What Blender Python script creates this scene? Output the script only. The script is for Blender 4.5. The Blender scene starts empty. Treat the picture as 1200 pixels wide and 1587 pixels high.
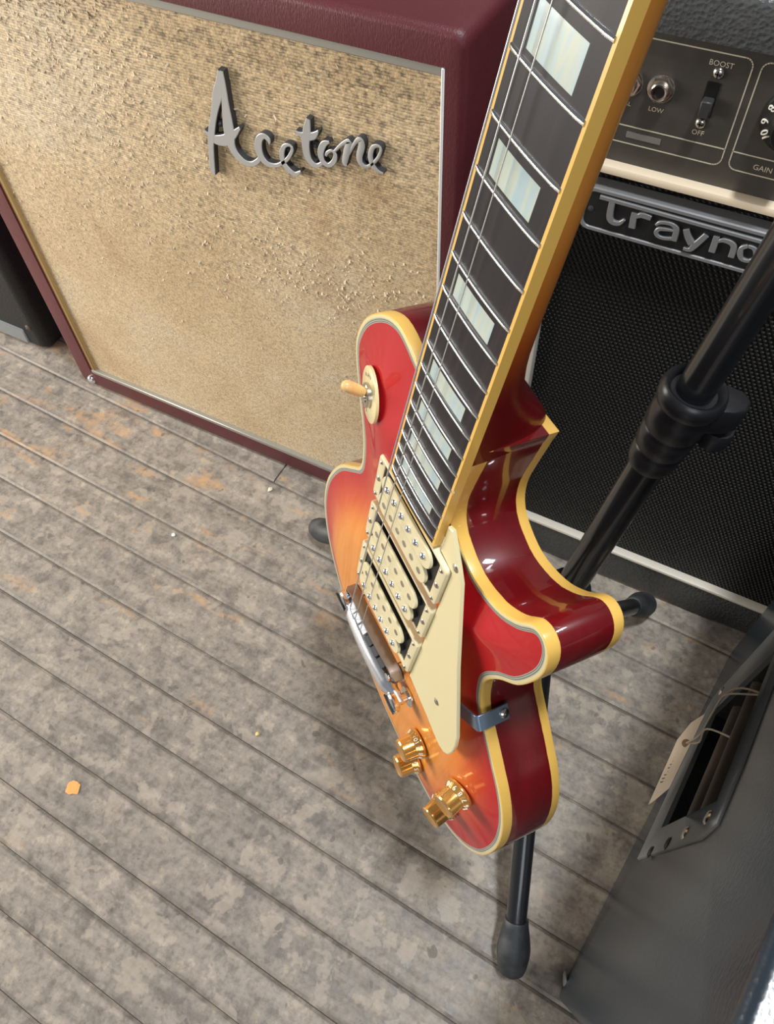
import bpy, bmesh, math, random
from mathutils import Matrix, Vector
from mathutils.geometry import delaunay_2d_cdt
import numpy as np

random.seed(7)
SC = bpy.context.scene
COL = SC.collection

# ------------------------------------------------------------------ camera
# world: floor z=0, X along the amplifier fronts, Y towards the back, metres
W = Matrix(((0.881741, 0.374459, -0.286904), (0.470393, -0.743752, 0.474936), (-0.035541, -0.553728, -0.831939)))
cd = bpy.data.cameras.new('camera'); cam = bpy.data.objects.new('camera', cd); COL.objects.link(cam)
m = Matrix.Identity(4)
for i in range(3):
    m[i][0] = W[i][0]; m[i][1] = -W[i][1]; m[i][2] = -W[i][2]
m[2][3] = 1.0
cam.matrix_world = m
cd.sensor_fit = 'VERTICAL'; cd.sensor_height = 36.0; cd.sensor_width = 36.0 * 1200 / 1587
cd.lens = 36.0 * 1231.2 / 1587.0
cd.clip_start = 0.02
SC.camera = cam

# ------------------------------------------------------------------ light
wd = bpy.data.worlds.new('world'); SC.world = wd; wd.use_nodes = True
bg = wd.node_tree.nodes['Background']
bg.inputs[0].default_value = (0.90, 0.93, 1.0, 1); bg.inputs[1].default_value = 0.17

def area(name, loc, target, sx, sy, power, col):
    l = bpy.data.lights.new(name, 'AREA'); l.shape = 'RECTANGLE'; l.size = sx; l.size_y = sy
    l.energy = power; l.color = col
    o = bpy.data.objects.new(name, l); COL.objects.link(o); o.location = loc
    d = Vector(target) - Vector(loc)
    o.rotation_euler = d.to_track_quat('-Z', 'Y').to_euler()
    return o
area('window_daylight', (-2.3, -0.25, 0.85), (-0.2, 0.3, 0.4), 1.4, 0.9, 68, (1.0, 0.93, 0.84))
area('shop_window_daylight', (1.2, -2.3, 1.8), (-0.2, 0.3, 0.4), 1.4, 1.4, 28, (0.90, 0.95, 1.0))
area('ceiling_lamp', (0.31, 0.18, 2.7), (0.31, 0.18, 0.0), 0.16, 0.32, 56, (0.93, 0.97, 1.0))
SC.view_settings.view_transform = 'Standard'; SC.view_settings.look = 'None'
SC.view_settings.exposure = -0.12; SC.view_settings.gamma = 1.0
SC.view_settings.use_curve_mapping = False

# ------------------------------------------------------------------ material helpers
def mat(name, color, rough=0.5, metal=0.0, coat=0.0, spec=0.5):
    M = bpy.data.materials.new(name); M.use_nodes = True
    b = M.node_tree.nodes['Principled BSDF']
    b.inputs['Base Color'].default_value = (*color, 1); b.inputs['Roughness'].default_value = rough
    b.inputs['Metallic'].default_value = metal; b.inputs['Coat Weight'].default_value = coat
    b.inputs['Coat Roughness'].default_value = 0.05; b.inputs['Specular IOR Level'].default_value = spec
    return M
class N:
    """small node-graph writer"""
    def __init__(s, M):
        s.nt = M.node_tree; s.b = s.nt.nodes['Principled BSDF']
    def n(s, t, **kw):
        o = s.nt.nodes.new(t)
        for k, v in kw.items():
            if k.startswith('i_'):
                o.inputs[int(k[2:])].default_value = v
            else: setattr(o, k, v)
        return o
    def l(s, a, b): s.nt.links.new(a, b)
    def coord(s, scale=(1, 1, 1), rot=(0, 0, 0), kind='Object'):
        c = s.n('ShaderNodeTexCoord'); mp = s.n('ShaderNodeMapping')
        mp.inputs['Scale'].default_value = scale; mp.inputs['Rotation'].default_value = rot
        s.l(c.outputs[kind], mp.inputs[0]); return mp.outputs[0]
    def noise(s, vec, scale, detail=4, rough=0.5, dist=0.0):
        t = s.n('ShaderNodeTexNoise'); t.inputs['Scale'].default_value = scale; t.inputs['Detail'].default_value = detail
        t.inputs['Roughness'].default_value = rough; t.inputs['Distortion'].default_value = dist
        s.l(vec, t.inputs['Vector']); return t.outputs['Fac']
    def ramp(s, fac, stops, interp='LINEAR'):
        r = s.n('ShaderNodeValToRGB'); r.color_ramp.interpolation = interp
        e = r.color_ramp.elements
        while len(e) < len(stops): e.new(0.5)
        for q, (p, c) in zip(e, stops):
            q.position = p; q.color = (*c, 1) if len(c) == 3 else c
        s.l(fac, r.inputs[0]); return r.outputs[0]
    def mix(s, fac, a, b, mode='MIX'):
        x = s.n('ShaderNodeMix', data_type='RGBA', blend_type=mode)
        for sock, v in ((x.inputs[0], fac), (x.inputs[6], a), (x.inputs[7], b)):
            if hasattr(v, 'links'): s.l(v, sock)
            elif isinstance(v, (int, float)): sock.default_value = v
            else: sock.default_value = (*v, 1)
        return x.outputs[2]
    def math(s, op, a, b=0.0):
        x = s.n('ShaderNodeMath', operation=op)
        for sock, v in ((x.inputs[0], a), (x.inputs[1], b)):
            if hasattr(v, 'links'): s.l(v, sock)
            else: sock.default_value = v
        return x.outputs[0]
    def bump(s, h, strength=0.3, dist=0.001):
        x = s.n('ShaderNodeBump'); x.inputs['Strength'].default_value = strength; x.inputs['Distance'].default_value = dist
        s.l(h, x.inputs['Height']); s.l(x.outputs[0], s.b.inputs['Normal'])
    def base(s, c): s.l(c, s.b.inputs['Base Color'])
    def rough(s, c): s.l(c, s.b.inputs['Roughness'])
G3 = lambda v: (v, v, v)

# --- floor planks: worn grey-brown paint, bare orange spots
def floor_material():
    M = mat('worn_plank_paint', (0.3, 0.27, 0.24), 0.6); g = N(M)
    oi = g.n('ShaderNodeObjectInfo'); c = g.n('ShaderNodeTexCoord')
    add = g.n('ShaderNodeVectorMath', operation='ADD')
    mul = g.n('ShaderNodeVectorMath', operation='SCALE'); g.l(oi.outputs['Random'], mul.inputs['Scale'])
    mul.inputs[0].default_value = (3.0, 7.0, 0.0)
    g.l(c.outputs['Object'], add.inputs[0]); g.l(mul.outputs[0], add.inputs[1])
    v = add.outputs[0]
    n1 = g.noise(v, 9, 5, 0.6, 0.1); n2 = g.noise(v, 38, 7, 0.66, 0.12); n3 = g.noise(v, 120, 5, 0.68, 0.0)
    st = g.n('ShaderNodeMapping'); st.inputs['Scale'].default_value = (6, 70, 1); g.l(v, st.inputs[0])
    n4 = g.noise(st.outputs[0], 1.0, 6, 0.6, 0.4)
    base = g.ramp(n1, [(0.30, (0.22, 0.182, 0.148)), (0.5, (0.30, 0.252, 0.205)), (0.70, (0.37, 0.31, 0.25))])
    blot = g.ramp(n2, [(0.40, (0.16, 0.145, 0.13)), (0.475, (0.28, 0.25, 0.215)), (0.56, (0.31, 0.275, 0.235)), (0.62, (0.45, 0.39, 0.31))])
    col = g.mix(0.62, base, blot)
    tone = g.ramp(oi.outputs['Random'], [(0.0, G3(0.86)), (1.0, G3(1.06))]); col = g.mix(1.0, col, tone, 'MULTIPLY')
    fine = g.ramp(n3, [(0.36, G3(0.62)), (0.5, G3(0.95)), (0.66, G3(1.15))])
    col = g.mix(0.75, col, fine, 'MULTIPLY')
    grain = g.ramp(n4, [(0.38, G3(0.72)), (0.52, G3(1.0)), (0.7, G3(1.12))])
    col = g.mix(0.6, col, grain, 'MULTIPLY')
    n8 = g.noise(v, 22, 4, 0.6, 0.15)
    col = g.mix(g.math('MULTIPLY', g.ramp(n8, [(0.565, G3(0.0)), (0.595, G3(1.0))]), 0.42), col, (0.44, 0.375, 0.30))
    # orange bare wood: more of it towards the far left
    geo = g.n('ShaderNodeNewGeometry'); sep = g.n('ShaderNodeSeparateXYZ'); g.l(geo.outputs['Position'], sep.inputs[0])
    st2 = g.n('ShaderNodeMapping'); st2.inputs['Scale'].default_value = (9, 22, 1); g.l(v, st2.inputs[0])
    n5 = g.noise(st2.outputs[0], 1.0, 5, 0.6, 0.6)
    far = g.n('ShaderNodeMapRange'); far.inputs[1].default_value = 0.05; far.inputs[2].default_value = 0.45
    far.inputs[3].default_value = 0.0; far.inputs[4].default_value = 0.115; g.l(sep.outputs[1], far.inputs[0])
    lx = g.n('ShaderNodeMapRange'); lx.inputs[1].default_value = -0.25; lx.inputs[2].default_value = -0.75
    lx.inputs[3].default_value = 0.25; lx.inputs[4].default_value = 1.0; g.l(sep.outputs[0], lx.inputs[0])
    s = g.math('ADD', n5, g.math('MULTIPLY', far.outputs[0], lx.outputs[0]))
    om = g.math('MULTIPLY', g.ramp(s, [(0.64, G3(0.0)), (0.74, G3(1.0))]), g.ramp(n2, [(0.40, G3(0.1)), (0.56, G3(1.0))]))
    col = g.mix(g.math('MULTIPLY', om, 0.75), col, (0.50, 0.285, 0.125))
    ed = g.n('ShaderNodeAttribute', attribute_name='edge')
    n7 = g.noise(v, 26, 5, 0.6, 0.4)
    dirt = g.math('MULTIPLY', ed.outputs['Fac'], g.ramp(n7, [(0.34, G3(0.15)), (0.62, G3(1.0))]))
    col = g.mix(g.math('MULTIPLY', dirt, 0.48), col, (0.085, 0.078, 0.070))
    # scattered dark specks
    n6 = g.noise(v, 60, 2, 0.4, 0.0)
    sp = g.ramp(n6, [(0.70, G3(0.0)), (0.745, G3(1.0))])
    col = g.mix(g.math('MULTIPLY', sp, 0.6), col, (0.07, 0.06, 0.05))
    g.base(col)
    g.rough(g.ramp(n2, [(0.35, G3(0.42)), (0.65, G3(0.66))]))
    g.bump(g.math('ADD', g.math('MULTIPLY', n3, 0.6), n4), 0.35, 0.0015)
    return M
M_FLOOR = floor_material()
M_SUB = mat('floor_dirt', (0.085, 0.072, 0.060), 0.95)
M_WALL = mat('wall_paint', (0.33, 0.31, 0.28), 0.9)
g = N(M_WALL); g.base(g.ramp(g.noise(g.coord(), 3, 4), [(0.3, (0.28, 0.26, 0.24)), (0.7, (0.36, 0.34, 0.31))]))

def cloth_gold():
    M = mat('gold_grille_cloth', (0.55, 0.42, 0.25), 0.6); g = N(M)
    sep = g.n('ShaderNodeSeparateXYZ'); co = g.n('ShaderNodeTexCoord'); g.l(co.outputs['Object'], sep.inputs[0])
    # rows of slub yarn: each row has its own run of thick and thin places
    wob = g.math('MULTIPLY', g.noise(g.coord((14, 1, 14)), 1.0, 2), 0.006)
    zz = g.math('MULTIPLY', g.math('ADD', sep.outputs[2], wob), 345.0)
    row = g.math('FLOOR', zz)
    prof = g.math('SINE', g.math('MULTIPLY', g.math('FRACT', zz), math.pi))
    cv = g.n('ShaderNodeCombineXYZ')
    g.l(g.math('ADD', g.math('MULTIPLY', sep.outputs[0], 135.0), g.math('MULTIPLY', row, 37.73)), cv.inputs[0])
    g.l(g.math('MULTIPLY', row, 13.17), cv.inputs[1])
    slub = g.noise(cv.outputs[0], 1.0, 2, 0.5, 0.0)
    weft = g.noise(g.coord((420, 1, 420)), 1.0, 3, 0.6, 0.3)
    lrg = g.noise(g.coord((5, 1, 5)), 1.0, 5, 0.6, 0.4)
    c1 = g.ramp(lrg, [(0.32, (0.50, 0.365, 0.20)), (0.5, (0.58, 0.44, 0.262)), (0.7, (0.60, 0.495, 0.335))])
    d = g.math('ADD', slub, g.math('MULTIPLY', prof, 0.16))
    dm = g.ramp(d, [(0.44, G3(0.30)), (0.54, G3(0.86)), (0.66, G3(1.12)), (0.82, G3(1.35))])
    # the yarn has worn away lower down, where the cloth is smoother and greyer
    lim = g.math('ADD', sep.outputs[2], g.math('MULTIPLY', g.noise(g.coord((7, 1, 7)), 1.0, 4), 0.35))
    wear = g.n('ShaderNodeMapRange'); wear.inputs[1].default_value = 0.46; wear.inputs[2].default_value = 0.82
    wear.inputs[3].default_value = 0.12; wear.inputs[4].default_value = 0.92; g.l(lim, wear.inputs[0])
    c = g.mix(wear.outputs[0], c1, g.mix(1.0, c1, dm, 'MULTIPLY'))
    w = g.ramp(weft, [(0.35, G3(0.60)), (0.5, G3(1.0)), (0.68, G3(1.30))])
    c = g.mix(0.8, c, w, 'MULTIPLY')
    st = g.noise(g.coord((9, 1, 7)), 1.0, 3, 0.5, 0.7)
    sm = g.ramp(st, [(0.60, G3(0)), (0.72, G3(1))])
    c = g.mix(g.math('MULTIPLY', sm, 0.30), c, (0.36, 0.20, 0.08))
    g.base(c)
    hh = g.math('ADD', g.math('MULTIPLY', g.math('ADD', d, 0.0), wear.outputs[0]), g.math('MULTIPLY', weft, 0.7))
    g.bump(hh, 0.55, 0.0016)
    g.b.inputs['Sheen Weight'].default_value = 0.1
    return M
M_GOLD = cloth_gold()
M_FUZZ = mat('frayed_thread', (0.62, 0.51, 0.36), 0.9)

def tolex(name, c1, c2, rough, sx, sz, strength, dist, spec=0.5):
    M = mat(name, c1, rough, spec=spec); g = N(M)
    n = g.noise(g.coord((sx, sx, sz)), 1.0, 3, 0.55, 0.1); n2 = g.noise(g.coord(), 7, 4)
    g.base(g.mix(g.ramp(n2, [(0.35, G3(0)), (0.7, G3(1))]), c1, c2)); g.bump(n, strength, dist)
    return M
M_MAROON = tolex('maroon_cloth_covering', (0.088, 0.013, 0.018), (0.118, 0.022, 0.028), 0.42, 900, 260, 0.5, 0.0008)
def pebble(name, col, rough, scale, strength, dist, col2=None, spec=0.5):
    M = mat(name, col, rough); g = N(M)
    v = g.n('ShaderNodeTexVoronoi'); v.inputs['Scale'].default_value = scale
    nz = g.n('ShaderNodeTexNoise'); nz.inputs['Scale'].default_value = scale * 0.7
    cc = g.coord(); g.l(cc, v.inputs['Vector']); g.l(cc, nz.inputs['Vector'])
    g.bump(g.math('ADD', v.outputs['Distance'], g.math('MULTIPLY', nz.outputs['Fac'], 1.2)), strength, dist)
    if col2:
        g.base(g.mix(g.ramp(g.noise(cc, 6, 5, 0.6), [(0.4, G3(0)), (0.7, G3(1))]), col, col2))
    return M
M_BLACKTOLEX = pebble('black_vinyl_covering', (0.015, 0.023, 0.032), 0.25, 330, 0.09, 0.0010, (0.021, 0.029, 0.038))
M_GREYTOLEX = pebble('charcoal_vinyl_covering', (0.050, 0.052, 0.052), 0.42, 300, 0.5, 0.0014, (0.075, 0.076, 0.074))
M_DARKCASE = pebble('matte_black_vinyl', (0.010, 0.010, 0.011), 0.55, 300, 0.3, 0.001)

def basket():
    M = mat('black_basket_weave', (0.012, 0.012, 0.013), 0.45, spec=0.22); g = N(M)
    sep = g.n('ShaderNodeSeparateXYZ'); g.l(g.coord(), sep.inputs[0])
    f = 2 * math.pi / 0.0052
    a = g.math('SINE', g.math('MULTIPLY', g.math('ADD', sep.outputs[0], g.math('MULTIPLY', sep.outputs[2], 0.55)), f))
    b = g.math('SINE', g.math('MULTIPLY', g.math('SUBTRACT', sep.outputs[2], g.math('MULTIPLY', sep.outputs[0], 0.10)), f * 1.15))
    h = g.math('MULTIPLY', g.math('ADD', a, 1.0), g.math('ADD', b, 1.0))
    g.base(g.ramp(h, [(0.25, (0.002, 0.002, 0.002)), (0.95, (0.011, 0.012, 0.012))])); g.bump(h, 0.9, 0.0012)
    return M
M_BASKET = basket()

# guitar finishes
M_TOP = mat('cherry_sunburst_lacquer', (0.8, 0.2, 0.05), 0.4, coat=0.45, spec=0.1); g = N(M_TOP)
at = g.n('ShaderNodeAttribute', attribute_name='burst')
gr = g.noise(g.coord((260, 8, 8)), 1.0, 4, 0.6, 0.3)
amb = g.mix(g.ramp(gr, [(0.35, G3(0)), (0.65, G3(1))]), (0.72, 0.255, 0.038), (0.78, 0.31, 0.060))
g.base(g.mix(g.ramp(at.outputs['Fac'], [(0.0, G3(1)), (1.0, G3(0))]), amb,
             g.ramp(at.outputs['Fac'], [(0.0, (0.47, 0.008, 0.014)), (0.35, (0.58, 0.022, 0.014)), (0.75, (0.70, 0.12, 0.02))])))
M_SIDE = mat('cherry_mahogany_lacquer', (0.12, 0.005, 0.006), 0.4, coat=0.9, spec=0.2); g = N(M_SIDE)
g.base(g.ramp(g.noise(g.coord((30, 4, 60)), 1.0, 4, 0.6), [(0.3, (0.105, 0.0010, 0.003)), (0.7, (0.155, 0.0025, 0.005))]))
M_CREAM = mat('aged_cream_plastic', (0.72, 0.60, 0.33), 0.35, coat=0.3)
M_BIND = mat('aged_yellow_binding', (0.84, 0.50, 0.105), 0.35, coat=0.5)
M_BINDF = mat('pale_cream_binding', (0.78, 0.68, 0.36), 0.3, coat=0.5)
M_PICKG = mat('cream_pickguard_plastic', (0.78, 0.69, 0.40), 0.4, coat=0.2)
M_RING = mat('cream_ring_plastic', (0.76, 0.67, 0.42), 0.4, coat=0.2)
M_BOB = mat('cream_bobbin_plastic', (0.74, 0.66, 0.41), 0.42)
M_BLACK = mat('black_plastic', (0.008, 0.008, 0.008), 0.35)
M_PLYB = mat('dark_ply', (0.05, 0.052, 0.045), 0.4)
M_PLYW = mat('grey_white_ply', (0.42, 0.44, 0.36), 0.4)
M_CHROME = mat('chrome', (0.84, 0.86, 0.90), 0.17, 1.0)
M_NICKEL = mat('worn_nickel', (0.62, 0.58, 0.52), 0.22, 1.0)
M_BRIDGE = mat('brown_reflection_bridge_metal', (0.34, 0.27, 0.23), 0.30, 0.85)  # brown reflection of body and pickups is put into the bridge colour
M_TAIL = mat('satin_chrome', (0.86, 0.90, 0.96), 0.27, 0.9)
M_SADDLE = mat('bright_saddle_metal', (0.80, 0.84, 0.90), 0.35, 0.5)
M_STEEL = mat('string_steel', (0.58, 0.57, 0.55), 0.40, 0.7)
M_FRET = mat('fret_wire', (0.86, 0.86, 0.85), 0.16, 1.0)
M_BOARD = mat('ebony_fretboard', (0.022, 0.017, 0.019), 0.42, spec=0.22); g = N(M_BOARD)
gr = g.noise(g.coord((150, 5, 20)), 1.0, 5, 0.65, 0.2)
g.base(g.ramp(gr, [(0.35, (0.010, 0.009, 0.012)), (0.55, (0.017, 0.014, 0.018)), (0.72, (0.040, 0.025, 0.025))])); g.bump(gr, 0.15, 0.0004)
M_PEARL = mat('pearl_inlay', (0.6, 0.66, 0.6), 0.22, coat=0.5); g = N(M_PEARL)
pn = g.noise(g.coord((110, 9, 1)), 1.0, 2, 0.5, 0.15); pn2 = g.noise(g.coord((60, 60, 1)), 1.0, 3)
g.base(g.mix(0.35, g.ramp(pn, [(0.30, (0.30, 0.46, 0.54)), (0.44, (0.44, 0.58, 0.60)), (0.54, (0.60, 0.62, 0.44)), (0.62, (0.42, 0.57, 0.62)), (0.72, (0.52, 0.62, 0.60))], 'LINEAR'),
             g.ramp(pn2, [(0.3, (0.34, 0.50, 0.58)), (0.7, (0.56, 0.62, 0.55))])))
M_NECK = mat('amber_neck_lacquer', (0.4, 0.16, 0.03), 0.36, coat=0.25, spec=0.3); g = N(M_NECK)
at = g.n('ShaderNodeAttribute', attribute_name='burst')
g.base(g.ramp(at.outputs['Fac'], [(0.0, (0.52, 0.20, 0.030)), (0.5, (0.30, 0.060, 0.008)), (1.0, (0.110, 0.0015, 0.003))]))
M_KNOB = mat('amber_gold_knob', (0.80, 0.42, 0.10), 0.16, 0.75, coat=0.9)
M_NUM = mat('white_numeral_paint', (0.85, 0.80, 0.68), 0.4)
M_TIP = mat('amber_switch_tip', (0.82, 0.52, 0.20), 0.28, coat=0.4)
M_INK = mat('faded_gold_print', (0.10, 0.10, 0.09), 0.5)
M_TIN = mat('sky_tinted_steel_bracket', (0.26, 0.34, 0.45), 0.35, 0.85)  # steel bracket; the bluish sky reflection is put into its base colour

M_STANDPIPE = mat('black_enamel_tube', (0.010, 0.011, 0.013), 0.28, coat=0.4)
M_RUBBER = mat('grey_black_rubber', (0.030, 0.034, 0.038), 0.55)
g = N(M_RUBBER); g.base(g.ramp(g.noise(g.coord(), 45, 5), [(0.4, (0.022, 0.025, 0.028)), (0.68, (0.065, 0.068, 0.068))]))
M_CLUTCH = mat('black_clutch_plastic', (0.012, 0.012, 0.014), 0.33)
M_PANEL = mat('brown_black_panel', (0.045, 0.040, 0.034), 0.42); g = N(M_PANEL)
g.base(g.ramp(g.noise(g.coord(), 25, 6, 0.65), [(0.35, (0.040, 0.036, 0.030)), (0.7, (0.064, 0.056, 0.046))]))
M_PLINE = mat('ivory_panel_print', (0.50, 0.45, 0.34), 0.5)
M_PIPING = mat('ivory_piping', (0.68, 0.57, 0.42), 0.45)
M_PIPINGW = mat('white_piping', (0.62, 0.58, 0.50), 0.45)
M_TRIMS = mat('silver_grey_trim', (0.34, 0.33, 0.29), 0.38, 0.4)
M_TRIMG = mat('gold_trim', (0.46, 0.30, 0.12), 0.42, 0.2)
M_TRIMW = mat('pale_trim', (0.62, 0.62, 0.62), 0.4)
M_LOGO = mat('satin_metal_lettering', (0.46, 0.46, 0.45), 0.42, 0.35)
M_LOGOD = mat('dark_cast_metal', (0.05, 0.05, 0.052), 0.5, 0.3)
M_PLATEB = mat('black_nameplate', (0.010, 0.011, 0.012), 0.4)
M_PLATEG = mat('grey_nameplate_metal', (0.25, 0.25, 0.255), 0.40, 0.4)
M_GALV = mat('dull_zinc_plate', (0.24, 0.26, 0.27), 0.45, 0.3)
M_BRONZE = mat('brown_handle_rail', (0.085, 0.064, 0.045), 0.45)
M_PAPER = mat('buff_card', (0.66, 0.55, 0.42), 0.8)
M_TWINE = mat('cotton_string', (0.62, 0.53, 0.40), 0.9)
M_CORNER = mat('worn_metal_corner', (0.36, 0.38, 0.38), 0.45, 0.7)
M_CRUMB = mat('pale_crumb', (0.72, 0.66, 0.50), 0.8)
M_CRUMBY = mat('yellow_crumb', (0.75, 0.60, 0.22), 0.8)
M_CRUMBO = mat('orange_paint_fleck', (0.75, 0.36, 0.10), 0.7)

# ------------------------------------------------------------------ mesh helpers
class MB:
    def __init__(s, k=0.001): s.v = []; s.f = []; s.mi = []; s.k = k; s.cur = 0
    def add(s, vs, fs):
        o = len(s.v); s.v += [tuple(p) for p in vs]; s.f += [[i + o for i in f] for f in fs]; s.mi += [s.cur] * len(fs)
    def box(s, a, b):
        (x0, y0, z0), (x1, y1, z1) = a, b
        s.add([(x0, y0, z0), (x1, y0, z0), (x1, y1, z0), (x0, y1, z0), (x0, y0, z1), (x1, y0, z1), (x1, y1, z1), (x0, y1, z1)],
              [(0, 3, 2, 1), (4, 5, 6, 7), (0, 1, 5, 4), (1, 2, 6, 5), (2, 3, 7, 6), (3, 0, 4, 7)])
    def loft(s, rings, cap0=True, cap1=True, close=True):
        n = len(rings[0]); vs = [p for r in rings for p in r]; fs = []
        for i in range(len(rings) - 1):
            for j in range(n if close else n - 1):
                fs.append((i * n + j, i * n + (j + 1) % n, (i + 1) * n + (j + 1) % n, (i + 1) * n + j))
        if cap0: fs.append(tuple(range(n - 1, -1, -1)))
        if cap1: fs.append(tuple(range((len(rings) - 1) * n, len(rings) * n)))
        s.add(vs, fs)
    def lathe(s, prof, c, ax, n=20):
        ax = Vector(ax).normalized(); u = ax.orthogonal().normalized(); w = ax.cross(u); c = Vector(c)
        s.loft([[c + ax * h + (u * math.cos(2 * math.pi * i / n) + w * math.sin(2 * math.pi * i / n)) * r for i in range(n)] for r, h in prof])
    def cyl(s, a, b, r, r2=None, n=16):
        a = Vector(a); d = Vector(b) - a; s.lathe([(r, 0), (r if r2 is None else r2, d.length)], a, d, n)
    def tube(s, pts, r, n=10, caps=True):
        P = [Vector(p) for p in pts]; rings = []; u = None
        for i, p in enumerate(P):
            t = (P[min(i + 1, len(P) - 1)] - P[max(i - 1, 0)]).normalized()
            if u is None: u = t.orthogonal().normalized()
            u = (u - t * u.dot(t)).normalized(); w = t.cross(u)
            rr = r[i] if isinstance(r, (list, tuple)) else r
            rings.append([p + (u * math.cos(2 * math.pi * j / n) + w * math.sin(2 * math.pi * j / n)) * rr for j in range(n)])
        s.loft(rings, caps, caps)
    def prism(s, poly, f0, f1):
        """poly of 2D points, f0/f1 map a 2D point to 3D: bottom and top"""
        n = len(poly); s.add([f0(*p) for p in poly] + [f1(*p) for p in poly],
                             [tuple(range(n - 1, -1, -1)), tuple(range(n, 2 * n))] + [(i, (i + 1) % n, n + (i + 1) % n, n + i) for i in range(n)])
    def build(s, name, mats, parent=None, smooth=40, bevel=0.0, seg=1, recalc=True):
        me = bpy.data.meshes.new(name); k = s.k
        me.from_pydata([(p[0] * k, p[1] * k, p[2] * k) for p in s.v], [], s.f)
        if not isinstance(mats, (list, tuple)): mats = [mats]
        for q in mats: me.materials.append(q)
        if len(mats) > 1: me.polygons.foreach_set('material_index', s.mi)
        if recalc or bevel:
            bm = bmesh.new(); bm.from_mesh(me)
            if recalc: bmesh.ops.recalc_face_normals(bm, faces=bm.faces)
            if bevel:
                es = [e for e in bm.edges if len(e.link_faces) == 2 and e.calc_face_angle(0) > 0.6]
                bmesh.ops.bevel(bm, geom=es, offset=bevel * k, segments=seg, profile=0.5, affect='EDGES', clamp_overlap=True)
            bm.to_mesh(me); bm.free()
        if smooth:
            me.polygons.foreach_set('use_smooth', [True] * len(me.polygons))
            try: me.set_sharp_from_angle(angle=math.radians(smooth))
            except Exception: pass
        o = bpy.data.objects.new(name, me); COL.objects.link(o)
        if parent: o.parent = parent
        return o
def empty(name, label, cat, loc=(0, 0, 0), group=None):
    o = bpy.data.objects.new(name, None); COL.objects.link(o); o.location = loc; o.empty_display_size = 0.05
    o['label'] = label; o['category'] = cat
    if group: o['group'] = group
    return o
def tag(o, label, cat, group=None):
    o['label'] = label; o['category'] = cat
    if group: o['group'] = group
    return o
def lab(o, t): o['label'] = t; return o
def local(parent, o):
    """keep geometry written in world space in place under a parent empty that is only translated"""
    o.location = -parent.location; return o
def smooth_poly(pts, n, closed=True):
    P = [Vector((*p, 0)) if len(p) == 2 else Vector(p) for p in pts]; out = []; L = len(P)
    rng = range(L) if closed else range(L - 1)
    for i in rng:
        a, b, c, d = (P[(i - 1) % L], P[i], P[(i + 1) % L], P[(i + 2) % L]) if closed else (P[max(i - 1, 0)], P[i], P[i + 1], P[min(i + 2, L - 1)])
        for j in range(n):
            t = j / n
            out.append(0.5 * (2 * b + (c - a) * t + (2 * a - 5 * b + 4 * c - d) * t * t + (3 * b - a - 3 * c + d) * t ** 3))
    if not closed: out.append(P[-1].copy())
    return out
def rrect(x0, y0, x1, y1, r, n=5):
    o = []
    for cx, cy, a in ((x1 - r, y1 - r, 0), (x0 + r, y1 - r, 90), (x0 + r, y0 + r, 180), (x1 - r, y0 + r, 270)):
        for i in range(n + 1):
            t = math.radians(a + 90 * i / n); o.append((cx + r * math.cos(t), cy + r * math.sin(t)))
    return o
def text_obj(body, size, name, M, parent, origin, xdir, ydir, ext=0.00008, align='CENTER'):
    cu = bpy.data.curves.new(name, 'FONT'); cu.body = body; cu.size = size; cu.extrude = ext; cu.align_x = align; cu.align_y = 'CENTER'
    cu.resolution_u = 3
    t = bpy.data.objects.new(name, cu); COL.objects.link(t)
    dg = bpy.context.evaluated_depsgraph_get()
    me = bpy.data.meshes.new_from_object(t.evaluated_get(dg)); bpy.data.objects.remove(t); bpy.data.curves.remove(cu)
    xd = Vector(xdir).normalized(); yd = Vector(ydir).normalized(); zd = xd.cross(yd)
    mm = Matrix((xd, yd, zd)).transposed().to_4x4(); mm.translation = Vector(origin)
    me.transform(mm); me.materials.clear(); me.materials.append(M)
    o = bpy.data.objects.new(name, me); COL.objects.link(o)
    if parent: o.parent = parent
    return o
def join(name, objs, parent):
    """join several mesh objects that share one material into one"""
    bm = bmesh.new(); M = objs[0].data.materials[0]
    for o in objs: bm.from_mesh(o.data)
    me = bpy.data.meshes.new(name); bm.to_mesh(me); bm.free(); me.materials.append(M)
    for o in objs: bpy.data.objects.remove(o)
    r = bpy.data.objects.new(name, me); COL.objects.link(r); r.parent = parent
    return r
def dup(o, parent=None):
    c = o.copy(); COL.objects.link(c); c.parent = parent or o.parent; return c

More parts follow.
